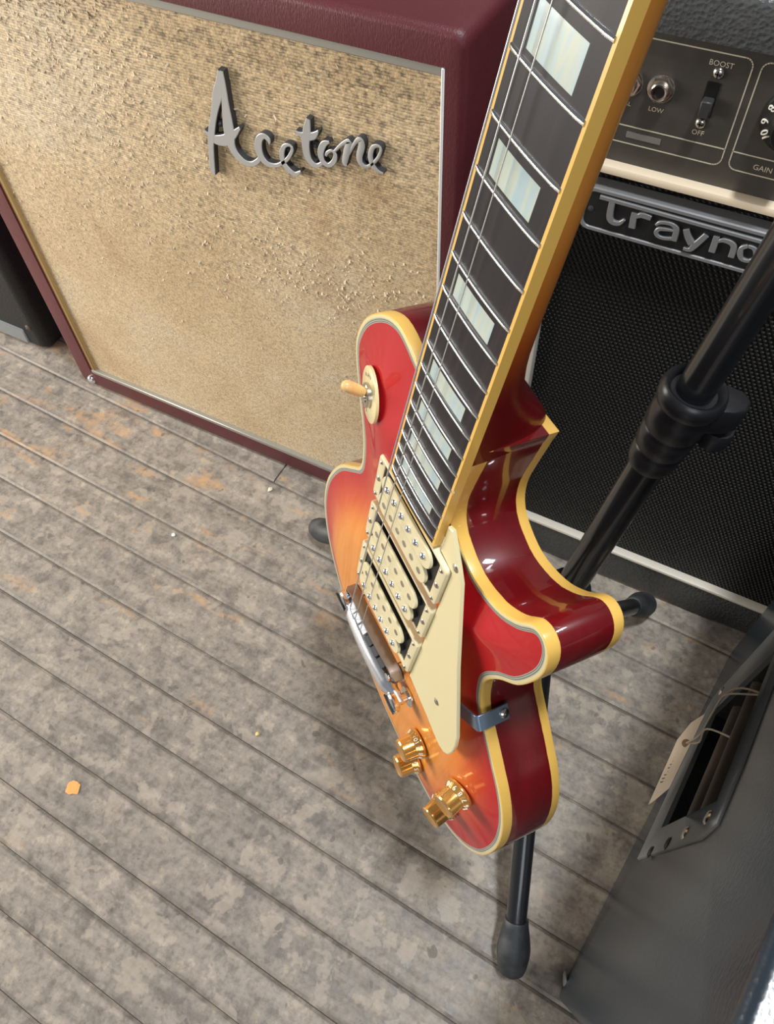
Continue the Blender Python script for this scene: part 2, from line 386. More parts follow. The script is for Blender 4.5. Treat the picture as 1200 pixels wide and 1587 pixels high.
# ================================================================== SETTING
fl = MB(); fl.box((-2600, -1700, -60), (1700, 1900, -2.2)); floor = fl.build('floor', M_SUB); floor['kind'] = 'structure'
edges = [540, 467, 395, 331, 258, 186, 128, 57, -8, -62, -115, -172]
while edges[0] < 1780: edges.insert(0, edges[0] + random.choice((64, 68, 72)))
while edges[-1] > -1600: edges.append(edges[-1] - random.choice((58, 64, 70)))
rp = random.Random(3)
for i in range(len(edges) - 1):
    y1, y0 = edges[i], edges[i + 1]
    cuts = [-2600, 1700]
    c = -2600 + rp.uniform(600, 1500)
    while c < 1500:
        if not (-900 < c < 100 and -200 < y0 < 480): cuts.insert(-1, c)
        c += rp.uniform(1100, 1900)
    if y1 == edges[edges.index(540) - 1] : cuts = [-2600, -530, 1700]
    for a, b in zip(cuts[:-1], cuts[1:]):
        a += 1.2; b -= 1.2; g0 = rp.uniform(0.2, 0.6)
        lift = rp.uniform(-0.5, 0.5)
        Y = lambda y, x: y - 0.05 * (x + 500)
        pr = [(g0, -22), (g0, -1.6 + lift), (g0 + 3.4, lift)]
        q = MB()
        wdirt = rp.uniform(6, 13)
        ring = lambda x: [(x, Y(y0, x) + pr[0][0], pr[0][1]), (x, Y(y0, x) + pr[1][0], pr[1][1]), (x, Y(y0, x) + pr[2][0], pr[2][1]), (x, Y(y0, x) + wdirt, lift),
                          (x, Y(y1, x) - wdirt * .8, lift), (x, Y(y1, x) - pr[2][0], pr[2][1]), (x, Y(y1, x) - pr[1][0], pr[1][1]), (x, Y(y1, x) - pr[0][0], pr[0][1])]
        q.loft([ring(a), ring(b)]); pk = q.build('plank', M_FLOOR, floor, smooth=0)
        pk.data.attributes.new('edge', 'FLOAT', 'POINT').data.foreach_set('value', [1, 1, .8, 0, 0, .8, 1, 1] * 2)
wl = MB(); wl.box((-2600, 1750, -20), (1700, 1850, 2700)); wall = wl.build('wall_back', M_WALL, smooth=0); wall['kind'] = 'structure'
# left wall with the window the daylight comes through (opening Y -0.97..0.47, Z 0.38..1.32)
wl = MB()
for a, c in (((-2460, -1700, -20), (-2360, -970, 2700)), ((-2460, 470, -20), (-2360, 1750, 2700)), ((-2460, -970, -20), (-2360, 470, 380)), ((-2460, -970, 1320), (-2360, 470, 2700))): wl.box(a, c)
wall = wl.build('wall_left', M_WALL, smooth=0); wall['kind'] = 'structure'
wl = MB()
for a, c in (((-2410, -1030, 320), (-2335, -965, 1380)), ((-2410, 465, 320), (-2335, 530, 1380)), ((-2410, -965, 320), (-2335, 465, 385)), ((-2410, -965, 1315), (-2335, 465, 1380))): wl.box(a, c)
wn = wl.build('window_1', mat('white_window_paint', (0.6, 0.58, 0.54), 0.5), smooth=0, bevel=4); wn['kind'] = 'structure'

# ================================================================== MAROON SPEAKER CABINET
ac = empty('guitar_amplifier', 'maroon covered amplifier cabinet with worn gold grille cloth and a silver script name', 'amplifier', (-0.595, 0.70, 0))
b = MB()
X0, X1, Z0, Z1, YF, YB = -942, -250, 3, 703, 574, 860
fx0, fx1, fz0, fz1 = -908, -268, 37, 674
for a, c in (((X0, YF, Z0), (fx0, YB, Z1)), ((fx1, YF, Z0), (X1, YB, Z1)), ((fx0, YF, Z0), (fx1, YB, fz0)), ((fx0, YF, fz1), (fx1, YB, Z1)), ((fx0, 600, fz0), (fx1, YB - 2, fz1))): pass
# outer shell with rounded edges and an open front
prof = lambda o, y, r: [(x, y, z) for x, z in rrect(X0 + o, Z0 + o, X1 - o, Z1 - o, r, 5)]
inn = lambda y: [(x, y, z) for x, z in rrect(fx0, fz0, fx1, fz1, 1.0, 5)]
b.loft([inn(598), inn(578), inn(575.2), inn(574), prof(7, 574, 8), prof(4, 574.9, 10), prof(1.5, 577.5, 11), prof(0, 582, 12), prof(0, 850, 12), prof(3, 857, 12), prof(8, 860, 8)], True, True)
local(ac, b.build('cabinet', M_MAROON, ac, smooth=50))
b = MB(); b.box((fx0 + 1, 582, fz0 + 1), (fx1 - 1, 596, fz1 - 1)); gc = local(ac, b.build('grille_cloth', M_GOLD, ac, smooth=0))
# trims
def trim(a, c, M, t):
    q = MB(); q.box(a, c); o = local(ac, q.build('trim_strip', M, ac, bevel=1.2)); lab(o, t); return o
trim((fx0, 574.5, fz1 - 8), (fx1, 583, fz1 + 0.5), M_TRIMS, 'silver grey strip along the top of the gold cloth')
trim((fx0, 574.5, fz0 - 0.5), (fx1, 583, fz0 + 7), M_TRIMS, 'silver grey strip along the bottom of the gold cloth')
trim((fx1 - 3.5, 573.5, fz0), (fx1 + 0.5, 583, fz1), M_TRIMW, 'pale piping down the right edge of the gold cloth')
trim((fx0 - 0.5, 576.5, fz0), (fx0 + 8, 583, fz1), M_TRIMG, 'gold strip down the left edge of the gold cloth')
q = MB(); q.lathe([(0.1, 0), (8, 0), (8, 2), (6, 5), (0.1, 6)], (-917, 575, 17), (0, -1, 0), 14)
lab(local(ac, q.build('corner_stud', M_CHROME, ac)), 'bright metal stud at the lower left corner')
for x in (-900, -300):
    for y in (610, 830):
        q = MB(); q.cyl((x, y, 0), (x, y, 8), 14); local(ac, q.build('foot', M_BLACK, ac))
# frayed threads standing off the cloth
fz = MB(); rf = random.Random(11)
clusters = [(-690, 610, 60, 55, 260), (-750, 640, 60, 40, 150), (-650, 560, 60, 50, 120), (-720, 480, 130, 70, 120), (-420, 410, 75, 25, 130), (-360, 420, 50, 22, 70), (-480, 400, 80, 40, 60), (-800, 400, 80, 60, 40), (-600, 330, 200, 100, 70), (-590, 480, 260, 150, 130)]
for cx, cz, sx, sz, n in clusters:
    for _ in range(n):
        x = rf.gauss(cx, sx); z = rf.gauss(cz, sz)
        if not (fx0 + 12 < x < fx1 - 10 and fz0 + 12 < z < fz1 - 14): continue
        L = rf.uniform(1.8, 5.6) * rf.choice((0.7, 1, 1, 1.6)); a = rf.gauss(-1.3, 0.9); w = rf.uniform(0.35, 1.15)
        out = rf.uniform(0.5, 2.6)
        dx, dz = math.cos(a) * L, math.sin(a) * L * 0.8 - 1.0; px, pz = -math.sin(a) * w, math.cos(a) * w
        fz.add([(x + px, 582.3, z + pz), (x - px, 582.3, z - pz), (x + dx * .6 + px, 582 - out, z + dz * .6 + pz), (x + dx * .6 - px, 582 - out, z + dz * .6 - pz), (x + dx, 582 - out * 0.5, z + dz)],
               [(0, 1, 3, 2), (2, 3, 4), (0, 2, 4), (1, 4, 3), (0, 4, 1)])
o = local(ac, fz.build('frayed_threads', M_FUZZ, ac, smooth=0)); o['kind'] = 'stuff'; lab(o, 'pale frayed threads pulled out of the gold cloth')
# script lettering
ACE = [[(-490.5,627.6,3.9),(-494.2,616.2,6.1),(-499.0,604.0,9.2),(-505.6,589.3,6.8),(-511.5,575.9,6.2),(-517.0,562.3,6.8),(-521.4,548.5,6.1),(-524.8,532.7,5.9),(-527.2,518.6,5.6),(-525.6,513.1,1.3)],[(-488.5,628.0,3.2),(-489.8,614.1,5.4),(-491.8,597.5,7.4),(-493.5,580.3,10.3),(-494.7,567.9,11.3),(-495.6,555.2,9.1),(-491.7,545.2,7.7),(-482.8,539.3,6.1),(-473.6,539.9,4.8),(-465.9,545.3,4.4),(-462.6,549.7,3.2)],[(-526.4,562.1,2.0),(-521.8,558.4,4.4),(-517.3,555.9,8.0),(-511.0,555.3,9.4),(-501.8,557.9,9.9),(-491.0,565.7,7.0),(-480.2,575.8,2.3)],[(-448.1,567.1,1.5),(-448.7,572.1,4.9),(-453.7,574.3,4.9),(-459.4,569.4,6.5),(-462.3,560.2,7.7),(-461.1,551.2,7.5),(-455.2,545.5,5.5),(-446.1,545.7,3.9),(-438.5,549.4,3.5),(-428.6,558.0,3.4),(-422.3,568.5,3.0),(-424.7,572.4,2.6),(-430.9,569.8,3.7),(-435.1,561.1,4.9),(-434.8,551.3,5.4),(-429.2,544.9,5.5),(-422.4,543.1,4.3),(-415.8,547.8,1.9)],[(-399.6,604.3,3.8),(-403.1,590.7,7.5),(-406.0,578.2,7.3),(-405.8,566.2,7.1),(-401.4,559.9,5.6),(-395.4,559.4,4.1),(-390.0,563.5,3.0)],[(-415.7,588.6,1.8),(-410.4,586.4,4.7),(-403.0,586.6,7.2),(-395.6,589.3,5.7),(-390.1,595.3,1.4)],[(-379.4,587.1,2.1),(-385.7,583.5,5.3),(-390.4,573.8,5.8),(-389.0,565.5,5.2),(-382.9,563.1,4.1),(-376.5,568.9,4.4),(-374.4,576.3,3.6),(-378.1,579.0,2.5),(-382.9,575.7,2.9),(-384.8,572.2,2.2)],[(-375.4,578.6,2.1),(-368.3,586.3,2.8),(-362.5,591.1,3.5),(-358.4,592.5,4.8),(-361.4,583.1,6.0),(-365.1,570.2,4.7),(-362.7,568.4,1.1)],[(-360.7,579.1,2.5),(-352.0,593.5,3.1),(-346.7,597.6,4.8),(-345.4,592.2,5.8),(-348.6,581.4,5.6),(-347.7,574.9,5.0),(-342.5,572.6,3.5),(-336.5,576.2,2.8),(-329.3,584.9,2.7),(-325.8,593.7,2.4),(-328.7,596.5,2.7),(-334.1,593.5,3.7),(-337.0,585.3,4.5),(-335.7,577.3,4.5),(-330.7,571.9,3.5),(-324.4,570.7,1.8)]]
def ribbon(mb, stroke, yb, yf, dz, sub=4, cham=0.9):
    P = smooth_poly([(x, z, w) for x, z, w in stroke], sub, False); rings = []
    for i, p in enumerate(P):
        a, c = P[max(i - 1, 0)], P[min(i + 1, len(P) - 1)]
        t = Vector((c.x - a.x, c.y - a.y)).normalized(); nx, nz = -t.y, t.x; w = max(p.z / 2, 0.4); wi = max(w - cham, 0.15)
        rings.append([(p.x + nx * w, yb, p.y + nz * w), (p.x + nx * w, yf + cham, p.y + nz * w), (p.x + nx * wi, yf + dz, p.y + nz * wi),
                      (p.x - nx * wi, yf + dz, p.y - nz * wi), (p.x - nx * w, yf + cham, p.y - nz * w), (p.x - nx * w, yb, p.y - nz * w)])
    n = 6; o = len(mb.v); mb.v += [p for r in rings for p in r]
    for i in range(len(rings) - 1):
        for j in range(6):
            mb.f.append([o + i * n + j, o + i * n + (j + 1) % n, o + (i + 1) * n + (j + 1) % n, o + (i + 1) * n + j])
            mb.mi.append(0 if j in (1, 2, 3) else 1)
    mb.f.append([o + j for j in range(n)]); mb.mi.append(1); mb.f.append([o + (len(rings) - 1) * n + j for j in range(n)]); mb.mi.append(1)
lg = MB()
KL = 574.5 / 568
for i, s in enumerate(ACE): ribbon(lg, [(x * KL, 1000 + (z - 1000) * KL, w * 1.16) for x, z, w in s], 582, 574.5, 0.03 * i, 4, 0.6)
logo = local(ac, lg.build('script_lettering', [M_LOGO, M_LOGOD], ac, smooth=35)); lab(logo, 'silver raised script reading Acetone')
for x, z in ((-507, 571.5), (-428.9, 565.4), (-397.2, 577.8), (-342, 579.5)):
    q = MB(); x *= KL; z = 1000 + (z - 1000) * KL; q.cyl((x, 582, z), (x, 578.5, z), 3.6, 3.6, 10); q.cyl((x, 578.5, z), (x, 577, z), 2.4, 1.4, 8)
    o = q.build('mounting_lug', M_LOGOD, logo)

# ================================================================== BLACK AMPLIFIER BEHIND THE GUITAR
ty = empty('guitar_amplifier', 'black amplifier with brown control panel and grey nameplate behind the guitar neck', 'amplifier', (0.13, 0.75, 0))
TX0, TX1, TYF, TYB = -202, 470, 612, 860
b = MB()
pf = lambda o, y, r: [(x, y, z) for x, z in rrect(TX0 + o, 2 + o, TX1 - o, 746 - o, r, 5)]
inn = lambda y: [(x, y, z) for x, z in rrect(-177, 62, 445, 712, 1.0, 5)]
b.loft([inn(640), inn(613), pf(6, 611.5, 8), pf(3, 612.5, 9), pf(0.8, 616, 10), pf(0, 621, 11), pf(0, 850, 11), pf(8, 860, 8)])
local(ty, b.build('cabinet', M_GREYTOLEX, ty, smooth=50))
b = MB(); b.box((-176, 622, 70), (444, 632, 602)); local(ty, b.build('grille_cloth', M_BASKET, ty, smooth=0))
b = MB(); b.box((-176, 618, 606), (444, 634, 711)); cp = local(ty, b.build('control_panel', M_PANEL, ty, smooth=0))
def strip(a, c, M, t):
    q = MB(); q.box(a, c); o = local(ty, q.build('piping', M, ty, bevel=2.0, seg=2)); lab(o, t)
strip((-177, 608, 599.5), (445, 624, 607), M_PIPING, 'ivory strip under the control panel')
strip((-177, 611, 64), (445, 624, 70), M_PIPINGW, 'white piping along the bottom of the black cloth')
strip((-177, 611, 66), (-171, 624, 602), M_PIPINGW, 'white piping down the left of the black cloth')
strip((439, 611, 66), (445, 624, 602), M_PIPINGW, 'white piping down the right of the black cloth')
for x in (-150, 420):
    for y in (650, 830):
        q = MB(); q.cyl((x, y, 0), (x, y, 6), 15); local(ty, q.build('foot', M_BLACK, ty))
# printed panel lines
pl = MB()
def pline(pts, w=0.9, closed=False):
    n = len(pts)
    for i in range(n if closed else n - 1):
        (x0, z0), (x1, z1) = pts[i], pts[(i + 1) % n]; t = Vector((x1 - x0, z1 - z0)).normalized(); nx, nz = -t.y * w / 2, t.x * w / 2
        x0 -= t.x * .2; z0 -= t.y * .2; x1 += t.x * .2; z1 += t.y * .2
        pl.add([(x0 + nx, 617.8, z0 + nz), (x1 + nx, 617.8, z1 + nz), (x1 - nx, 617.8, z1 - nz), (x0 - nx, 617.8, z0 - nz),
                (x0 + nx, 618.1, z0 + nz), (x1 + nx, 618.1, z1 + nz), (x1 - nx, 618.1, z1 - nz), (x0 - nx, 618.1, z0 - nz)],
               [(0, 1, 2, 3), (7, 6, 5, 4), (0, 4, 5, 1), (1, 5, 6, 2), (2, 6, 7, 3), (3, 7, 4, 0)])
pline(rrect(-172, 624, -50.3, 705, 6), closed=True); pline([(-172, 638), (-50.3, 638)])
pline(rrect(-44.3, 624, 66, 705, 6), closed=True); pline([(-44.3, 638), (66, 638)])
pline(rrect(72, 624, 182, 705, 6), closed=True); pline(rrect(188, 624, 430, 705, 6), closed=True)
local(ty, pl.build('panel_lines', M_PLINE, ty, smooth=0))
tx = lambda s, x, z, size: text_obj(s, size / 1000, 'panel_lettering', M_PLINE, ty, (x / 1000, 0.61788, z / 1000), (1, 0, 0), (0, 0, 1))
for q in (tx('BOOST', -71.5, 697.4, 5.4), tx('OFF', -73.5, 645.6, 5.4), tx('LOW', -108.8, 655.2, 5.0), tx('NORMAL', -138, 655.0, 4.6), tx('GAIN', -19, 630.0, 6.0)): local(ty, q)
b = MB(); b.box((-127, 617.6, 629), (-99, 618.2, 633.8)); lab(local(ty, b.build('worn_label_strip', mat('grey_worn_tape', (0.16, 0.15, 0.13), 0.6), ty)), 'worn grey strip on the panel')
def jack(x, z):
    q = MB(); hexa = [(9.6 * math.cos(math.radians(60 * i + 12)), 9.6 * math.sin(math.radians(60 * i + 12))) for i in range(6)]
    q.lathe([(10.5, 0), (10.5, 1.2), (9.2, 1.6)], (x, 618, z), (0, -1, 0), 22)
    q.prism(hexa, lambda a, c: (x + a, 616.6, z + c), lambda a, c: (x + a * .96, 613.2, z + c * .96))
    n = 20; rg = lambda r, y: [(x + r * math.cos(2 * math.pi * i / n), y, z + r * math.sin(2 * math.pi * i / n)) for i in range(n)]
    q.loft([rg(6.6, 613.4), rg(6.6, 611.2), rg(5.8, 610.6), rg(4.4, 610.8), rg(4.2, 617)], False, False)
    o = local(ty, q.build('input_jack', M_NICKEL, ty))
    h = MB(); h.cyl((x, 616.5, z), (x, 612.0, z), 4.3, 4.3, 16); h.build('socket_hole', M_BLACK, o)
jack(-108.5, 672); jack(-133, 671.5)
# slide switch and its two screws
b = MB(); b.box((-77.2, 617.2, 658.5), (-67.8, 618.4, 684.5)); sw = local(ty, b.build('slide_switch', M_BLACK, ty))
b = MB(); b.box((-76.6, 609.0, 661.5), (-68.4, 617.5, 674)); lab(b.build('switch_slider', mat('charcoal_slider', (0.03, 0.03, 0.029), 0.5), sw, bevel=0.8), 'charcoal slider pushed down')
for x, z in ((-71.7, 691.3), (-73.6, 653.4)):
    q = MB(); q.lathe([(4.2, 0), (4.2, .5), (3.6, 1.6), (2.2, 2.5), (0.1, 2.8)], (x, 618, z), (0, -1, 0), 16)
    o = local(ty, q.build('panel_screw', M_NICKEL, ty))
    h = MB(); h.box((x - 2, 615.0, z - .45), (x + 2, 616.2, z + .45)); h.box((x - .45, 615.0, z - 2), (x + .45, 616.2, z + 2)); h.build('cross_slot', M_BLACK, o)
def dial(cx, cz):
    q = MB(); q.lathe([(25, 0), (25, 2), (23.5, 5), (16, 7), (14.5, 8), (13.5, 22), (12.5, 23.5), (0.1, 23.8)], (cx, 618, cz), (0, -1, 0), 40)
    o = local(ty, q.build('control_dial', M_BLACK, ty))
    ts = []
    for d in range(1, 11):
        a = math.radians(158 + 28 * (d - 8)); r = 20.3
        od = Vector((math.cos(a), 0, math.sin(a)))
        ts.append(text_obj(str(d), 0.0075, 'dial_numerals', M_NUM, None, ((cx + r * od.x) / 1000, 0.6116, (cz + r * od.z) / 1000), (od.z, 0, -od.x), (od.x, 0, od.z), 0.0008))
    j = join('dial_numerals', ts, o); return o
for cx in (-9.0, 127, 235, 300, 365): dial(cx, 671)
# nameplate
b = MB(); pp = lambda o, y, r: [(x, y, z) for x, z in rrect(-149.5 + o, 545 + o, 42 - o, 587 - o, r, 6)]
b.loft([pp(0, 622, 10), pp(0, 607, 10), pp(1, 606, 9), pp(3.6, 606, 7), pp(4.4, 607.6, 6), pp(4.4, 607.8, 6)], True, True)
npl = local(ty, b.build('nameplate', M_PLATEG, ty)); lab(npl, 'grey framed black nameplate reading Traynor')
b = MB(); b.prism(rrect(-146, 548.5, 38.5, 583.5, 6, 6), lambda a, c: (a, 610, c), lambda a, c: (a, 607.2, c)); b.build('nameplate_field', M_PLATEB, npl)
TRA = {'T': [[(-134.3,579.7,3.7),(-98.2,579.5,3.6),(-58.8,579.2,3.5),(32,578.6,3.4)],[(-123.2,578.6,5.5),(-123.1,569.4,5.6),(-122.3,562.8,5.7),(-119.2,559.4,4.8),(-113.4,560.0,4.1),(-109.8,564.6,2.5)]],'r':[[(-102.5,573.7,5.5),(-102.4,567.3,5.6),(-101.9,559.2,5.7)],[(-100.5,570.4,3.1),(-97.4,573.0,4.6),(-93.1,573.5,5.2),(-88.3,573.0,4.6)]],'a':[[(-82.8,568.0,2.1),(-80.6,571.0,3.0),(-75.8,572.5,3.3),(-70.1,572.6,3.6),(-66.1,570.0,4.5),(-65.2,565.4,4.9),(-65.0,558.2,4.9)],[(-67.1,567.4,2.4),(-72.8,566.7,3.0),(-79.1,565.2,3.7),(-81.0,561.5,4.0),(-78.7,558.4,3.4),(-73.4,557.8,3.1),(-67.2,559.3,3.1)]],'y':[[(-58.1,571.5,5.1),(-54.9,565.4,5.4),(-50.1,559.7,6.1)],[(-41.1,571.5,5.0),(-44.5,564.5,5.4),(-47.8,558.2,5.5),(-50.2,553.9,4.0),(-55.6,553.3,2.8)]],'n':[[(-33.0,572.8,5.0),(-32.7,565.8,5.4),(-32.6,557.6,5.4)],[(-31.3,568.3,2.7),(-27.2,571.0,3.8),(-21.4,570.9,4.4),(-17.8,568.2,4.7),(-16.8,563.5,5.0),(-16.6,557.8,5.1)]],'o':[[(-7.2,571.8,3.2),(-11.1,568.8,4.1),(-11.1,563.7,4.7),(-8.2,558.9,3.6),(-2.8,558.7,3.3),(1.0,561.8,4.1),(1.0,567.0,4.6),(-2.2,571.3,3.7),(-7.2,571.8,3.2)]]}
TRA['r2'] = [[(x + 112.5, z, w) for x, z, w in s] for s in TRA['r']]
for k, ss in TRA.items():
    q = MB()
    for i, s in enumerate(ss): ribbon(q, s, 608, 604.8, 0.02 * i, 4, 0.5)
    q.build('letter', [M_PLATEG, M_PLATEG], npl, smooth=35)
b = MB(); b.lathe([(2.6, 0), (2.6, 1), (0.1, 1.6)], (-140.5, 607.4, 566), (0, -1, 0), 10); b.build('plate_rivet', M_LOGOD, npl)

# ================================================================== BLACK SPEAKER CABINET AT THE RIGHT
A0 = Vector((0.1098, 0.1028, 0)); ex = Vector((0.1249, 0.99217, 0)); nx_ = Vector((-ex.y, ex.x, 0))   # nx_ points out of the visible side, to the left
rc = empty('speaker_cabinet', 'tall black vinyl speaker cabinet with a recessed zinc handle at the lower right', 'speaker cabinet', A0)
rc.rotation_euler = (0, 0, math.atan2(ex.y, ex.x))
# local frame: x along the visible side (to the back), y to the left (outwards), z up; metres*1000
HH, DD, WW = 629, 480, 400
lean = lambda x, z: x - 0.14 * z * (1 - x / DD)            # the front slants forward
pf = lambda o, y, r: [(lean(x, z), y, z) for x, z in rrect(o, 1 + o, DD - o, HH - o, r, 5)]
OP = [(160, 184), (127, 399), (297, 346), (319, 138)]       # hand-hole in the side
b = MB()
outer = [(lean(x, z), z) for x, z in rrect(8, 9, DD - 8, HH - 8, 10, 5)]
V = [Vector(p) for p in OP] + [Vector(p) for p in outer]; n0 = len(OP)
E_ = [(i, (i + 1) % n0) for i in range(n0)] + [(n0 + i, n0 + (i + 1) % len(outer)) for i in range(len(outer))]
vv, ee, ff, *_ = delaunay_2d_cdt(V, E_, [], 1, 1e-5)
def inside(p, poly):
    c = False; n = len(poly)
    for i in range(n):
        (x0, y0), (x1, y1) = poly[i], poly[(i + 1) % n]
        if (y0 > p[1]) != (y1 > p[1]) and p[0] < (x1 - x0) * (p[1] - y0) / (y1 - y0) + x0: c = not c
    return c
ff = [f for f in ff if not inside((sum(vv[i].x for i in f) / len(f), sum(vv[i].y for i in f) / len(f)), OP)]
b.add([(p.x, 0, p.y) for p in vv], ff)
b.loft([[(x, 0, z) for x, z in outer], pf(5.2, -0.4, 11), pf(2.6, -1.5, 11), pf(1.0, -3.2, 11), pf(0.25, -5, 11), pf(0, -7, 11), pf(0, -WW, 11), pf(8, -WW - 8, 8)], False, True)
bm_o = b.build('cabinet', M_BLACKTOLEX, rc, smooth=45)
bmx = bmesh.new(); bmx.from_mesh(bm_o.data); bmesh.ops.remove_doubles(bmx, verts=bmx.verts, dist=1e-5); bmesh.ops.recalc_face_normals(bmx, faces=bmx.faces); bmx.to_mesh(bm_o.data); bmx.free()
# handle plate: a frame round the hole
PO = [(140, 120), (96, 400), (100, 432), (150, 424), (335, 366), (352, 340), (368, 78), (350, 70)]
V = [Vector(p) for p in OP] + [Vector(p) for p in PO]
E_ = [(i, (i + 1) % 4) for i in range(4)] + [(4 + i, 4 + (i + 1) % len(PO)) for i in range(len(PO))]
vv, ee, ff, *_ = delaunay_2d_cdt(V, E_, [], 1, 1e-5)
ff = [f for f in ff if not inside((sum(vv[i].x for i in f) / len(f), sum(vv[i].y for i in f) / len(f)), OP)]
b = MB(); b.add([(p.x, 2.2, p.y) for p in vv], ff)
k = len(OP)
b.loft([[(x, 2.2, z) for x, z in PO], [(x, -1, z) for x, z in PO]], False, False)
b.loft([[(x, 2.2, z) for x, z in OP], [(x, -60, z) for x, z in OP]], False, True)
b.cur = 1
hp = b.build('handle_plate', [M_GALV], rc, smooth=30, recalc=False); lab(hp, 'dull zinc handle plate round a recessed hand-hole')
bmx = bmesh.new(); bmx.from_mesh(hp.data); bmesh.ops.remove_doubles(bmx, verts=bmx.verts, dist=1e-5); bmx.to_mesh(hp.data); bmx.free()
b = MB(); b.loft([[(x, -2, z) for x, z in [(161, 185), (128.5, 397.5), (296, 345), (318, 139)]], [(x, -58, z) for x, z in [(161, 185), (128.5, 397.5), (296, 345), (318, 139)]]], False, True)
lab(b.build('handle_cup', M_DARKCASE, hp, smooth=0), 'dark cup inside the handle plate')
def lerp2(a, c, t): return (a[0] + (c[0] - a[0]) * t, a[1] + (c[1] - a[1]) * t)
for t, M, r, dpt in ((0.60, M_BRONZE, 11, -14), (0.22, M_BRONZE, 13, -20)):
    p0 = lerp2(OP[0], OP[1], t); p1 = lerp2(OP[3], OP[2], t)
    b = MB(); b.tube([(p0[0] - 2, dpt, p0[1]), (p1[0] + 2, dpt, p1[1])], r, 10); b.build('handle_rail', M, hp)
for x, z, MM in ((116, 335, M_NICKEL), (113, 398, M_NICKEL), (122, 272, M_BLACK), (131, 195, M_BLACK), (345, 330, M_NICKEL), (352, 130, M_NICKEL)):
    q = MB(); q.lathe([(6, 0), (6, .8), (4.5, 2.2), (.1, 2.8)], (x, 2, z), (0, 1, 0), 12); q.build('plate_screw', MM, hp)
for (x, z, s) in ((9, 13, 12), (-0, 0, 0)):
    if not s: continue
    q = MB(); q.lathe([(13, 0), (13, 1.2), (9, 3.2), (0.1, 4.2)], (15, -2, 16), (-0.5, 0.75, -0.1), 10); lab(q.build('corner_cap', M_CORNER, rc, smooth=30), 'scuffed metal at the near bottom corner')

# shipping tag tied to the handle
tg = empty('paper_tag', 'buff shipping tag tied with string to the handle of the black cabinet', 'tag', (0.126, 0.35, 0.14))
outl = [(136.5, 401.5, 166), (128, 391, 153), (122, 371, 142), (116, 292, 139), (119, 296, 146), (127, 311, 160)]
cen = Vector((-0.6, -0.2, 0.75)) * 0.8
q = MB(); n = len(outl); q.add([p for p in outl] + [(p[0] - cen.x, p[1] - cen.y, p[2] - cen.z) for p in outl], [tuple(range(n)), tuple(range(2 * n - 1, n - 1, -1))] + [(i, n + i, n + (i + 1) % n, (i + 1) % n) for i in range(n)])
local(tg, q.build('card', M_PAPER, tg, smooth=0))
q = MB(); q.lathe([(4.5, -0.3), (4.5, 0.9), (1.5, 1.2)], (129.0, 364, 158.5), cen, 12); local(tg, q.build('eyelet', mat('brown_eyelet', (0.22, 0.12, 0.05), 0.6), tg))
q = MB(); rr = random.Random(5)
for i in range(9):
    t = i / 8; c = Vector((121.8, 318, 146.2)).lerp(Vector((127.5, 352, 151)), t); c += cen.normalized() * 0.9
    q.tube([c + Vector((-2, 0, -1.6)) * rr.uniform(.5, 1.4), c + Vector((1, 2, .6)), c + Vector((2.4, 1, 2)) * rr.uniform(.4, 1.3)], 0.55, 5)
lab(local(tg, q.build('handwriting', mat('pencil_grey', (0.16, 0.14, 0.12), 0.8), tg)), 'small illegible pencilled words')
def L2W(x, y, z): return A0 * 1000 + ex * x + nx_ * y + Vector((0, 0, z))
e0 = Vector((129, 364, 160)); ra = L2W(250, 2, 236); rb = L2W(262, 4, 300)
q = MB(); q.tube(smooth_poly([e0, e0 + Vector((6, 4, 22)), L2W(276, 10, 212), L2W(283, 12, 252), L2W(278, 6, 292), L2W(270, -14, 318)], 5, False), 1.0, 6)
q.tube(smooth_poly([e0, e0 + Vector((9, 0, 16)), L2W(262, 8, 214), L2W(250, -16, 250)], 5, False), 1.0, 6)
q.tube(smooth_poly([L2W(283, 12, 252), L2W(272, 10, 285), L2W(268, -10, 320)], 5, False), 0.9, 6)
lab(local(tg, q.build('string', M_TWINE, tg)), 'looped cotton string')

# ================================================================== BLACK CASE AT THE FAR LEFT
lc = empty('speaker_cabinet', 'dark black cabinet with metal edging at far left behind the maroon amplifier', 'speaker cabinet', (-1.30, 0.80, 0))
b = MB(); LX0, LX1, LY0, LY1 = -1560, -1043, 600, 880
pf = lambda o, z, r: [(x, y, z) for x, y in rrect(LX0 + o, LY0 + o, LX1 - o, LY1 - o, r, 5)]
b.loft([pf(6, 3, 14), pf(1, 8, 18), pf(0, 14, 18), pf(0, 520, 18), pf(2, 527, 18), pf(8, 532, 12)])
local(lc, b.build('cabinet', M_DARKCASE, lc, smooth=50))
q = MB(); q.box((LX0 + 30, LY0 - 3, 8), (LX1 - 40, LY0 + 2, 40)); lab(local(lc, q.build('edge_strip', M_GALV, lc, bevel=2)), 'grey metal strip along the bottom edge')
q = MB(); q.lathe([(6, 0), (6, 2), (3, 4), (.1, 4.5)], (LX1 - 22, LY0 + 1, 52), (0, -1, 0), 10); local(lc, q.build('rivet', M_BRONZE, lc))
for x in (LX0 + 40, LX1 - 40):
    for y in (LY0 + 40, LY1 - 40):
        q = MB(); q.cyl((x, y, 0), (x, y, 5), 15); local(lc, q.build('foot', M_BLACK, lc))

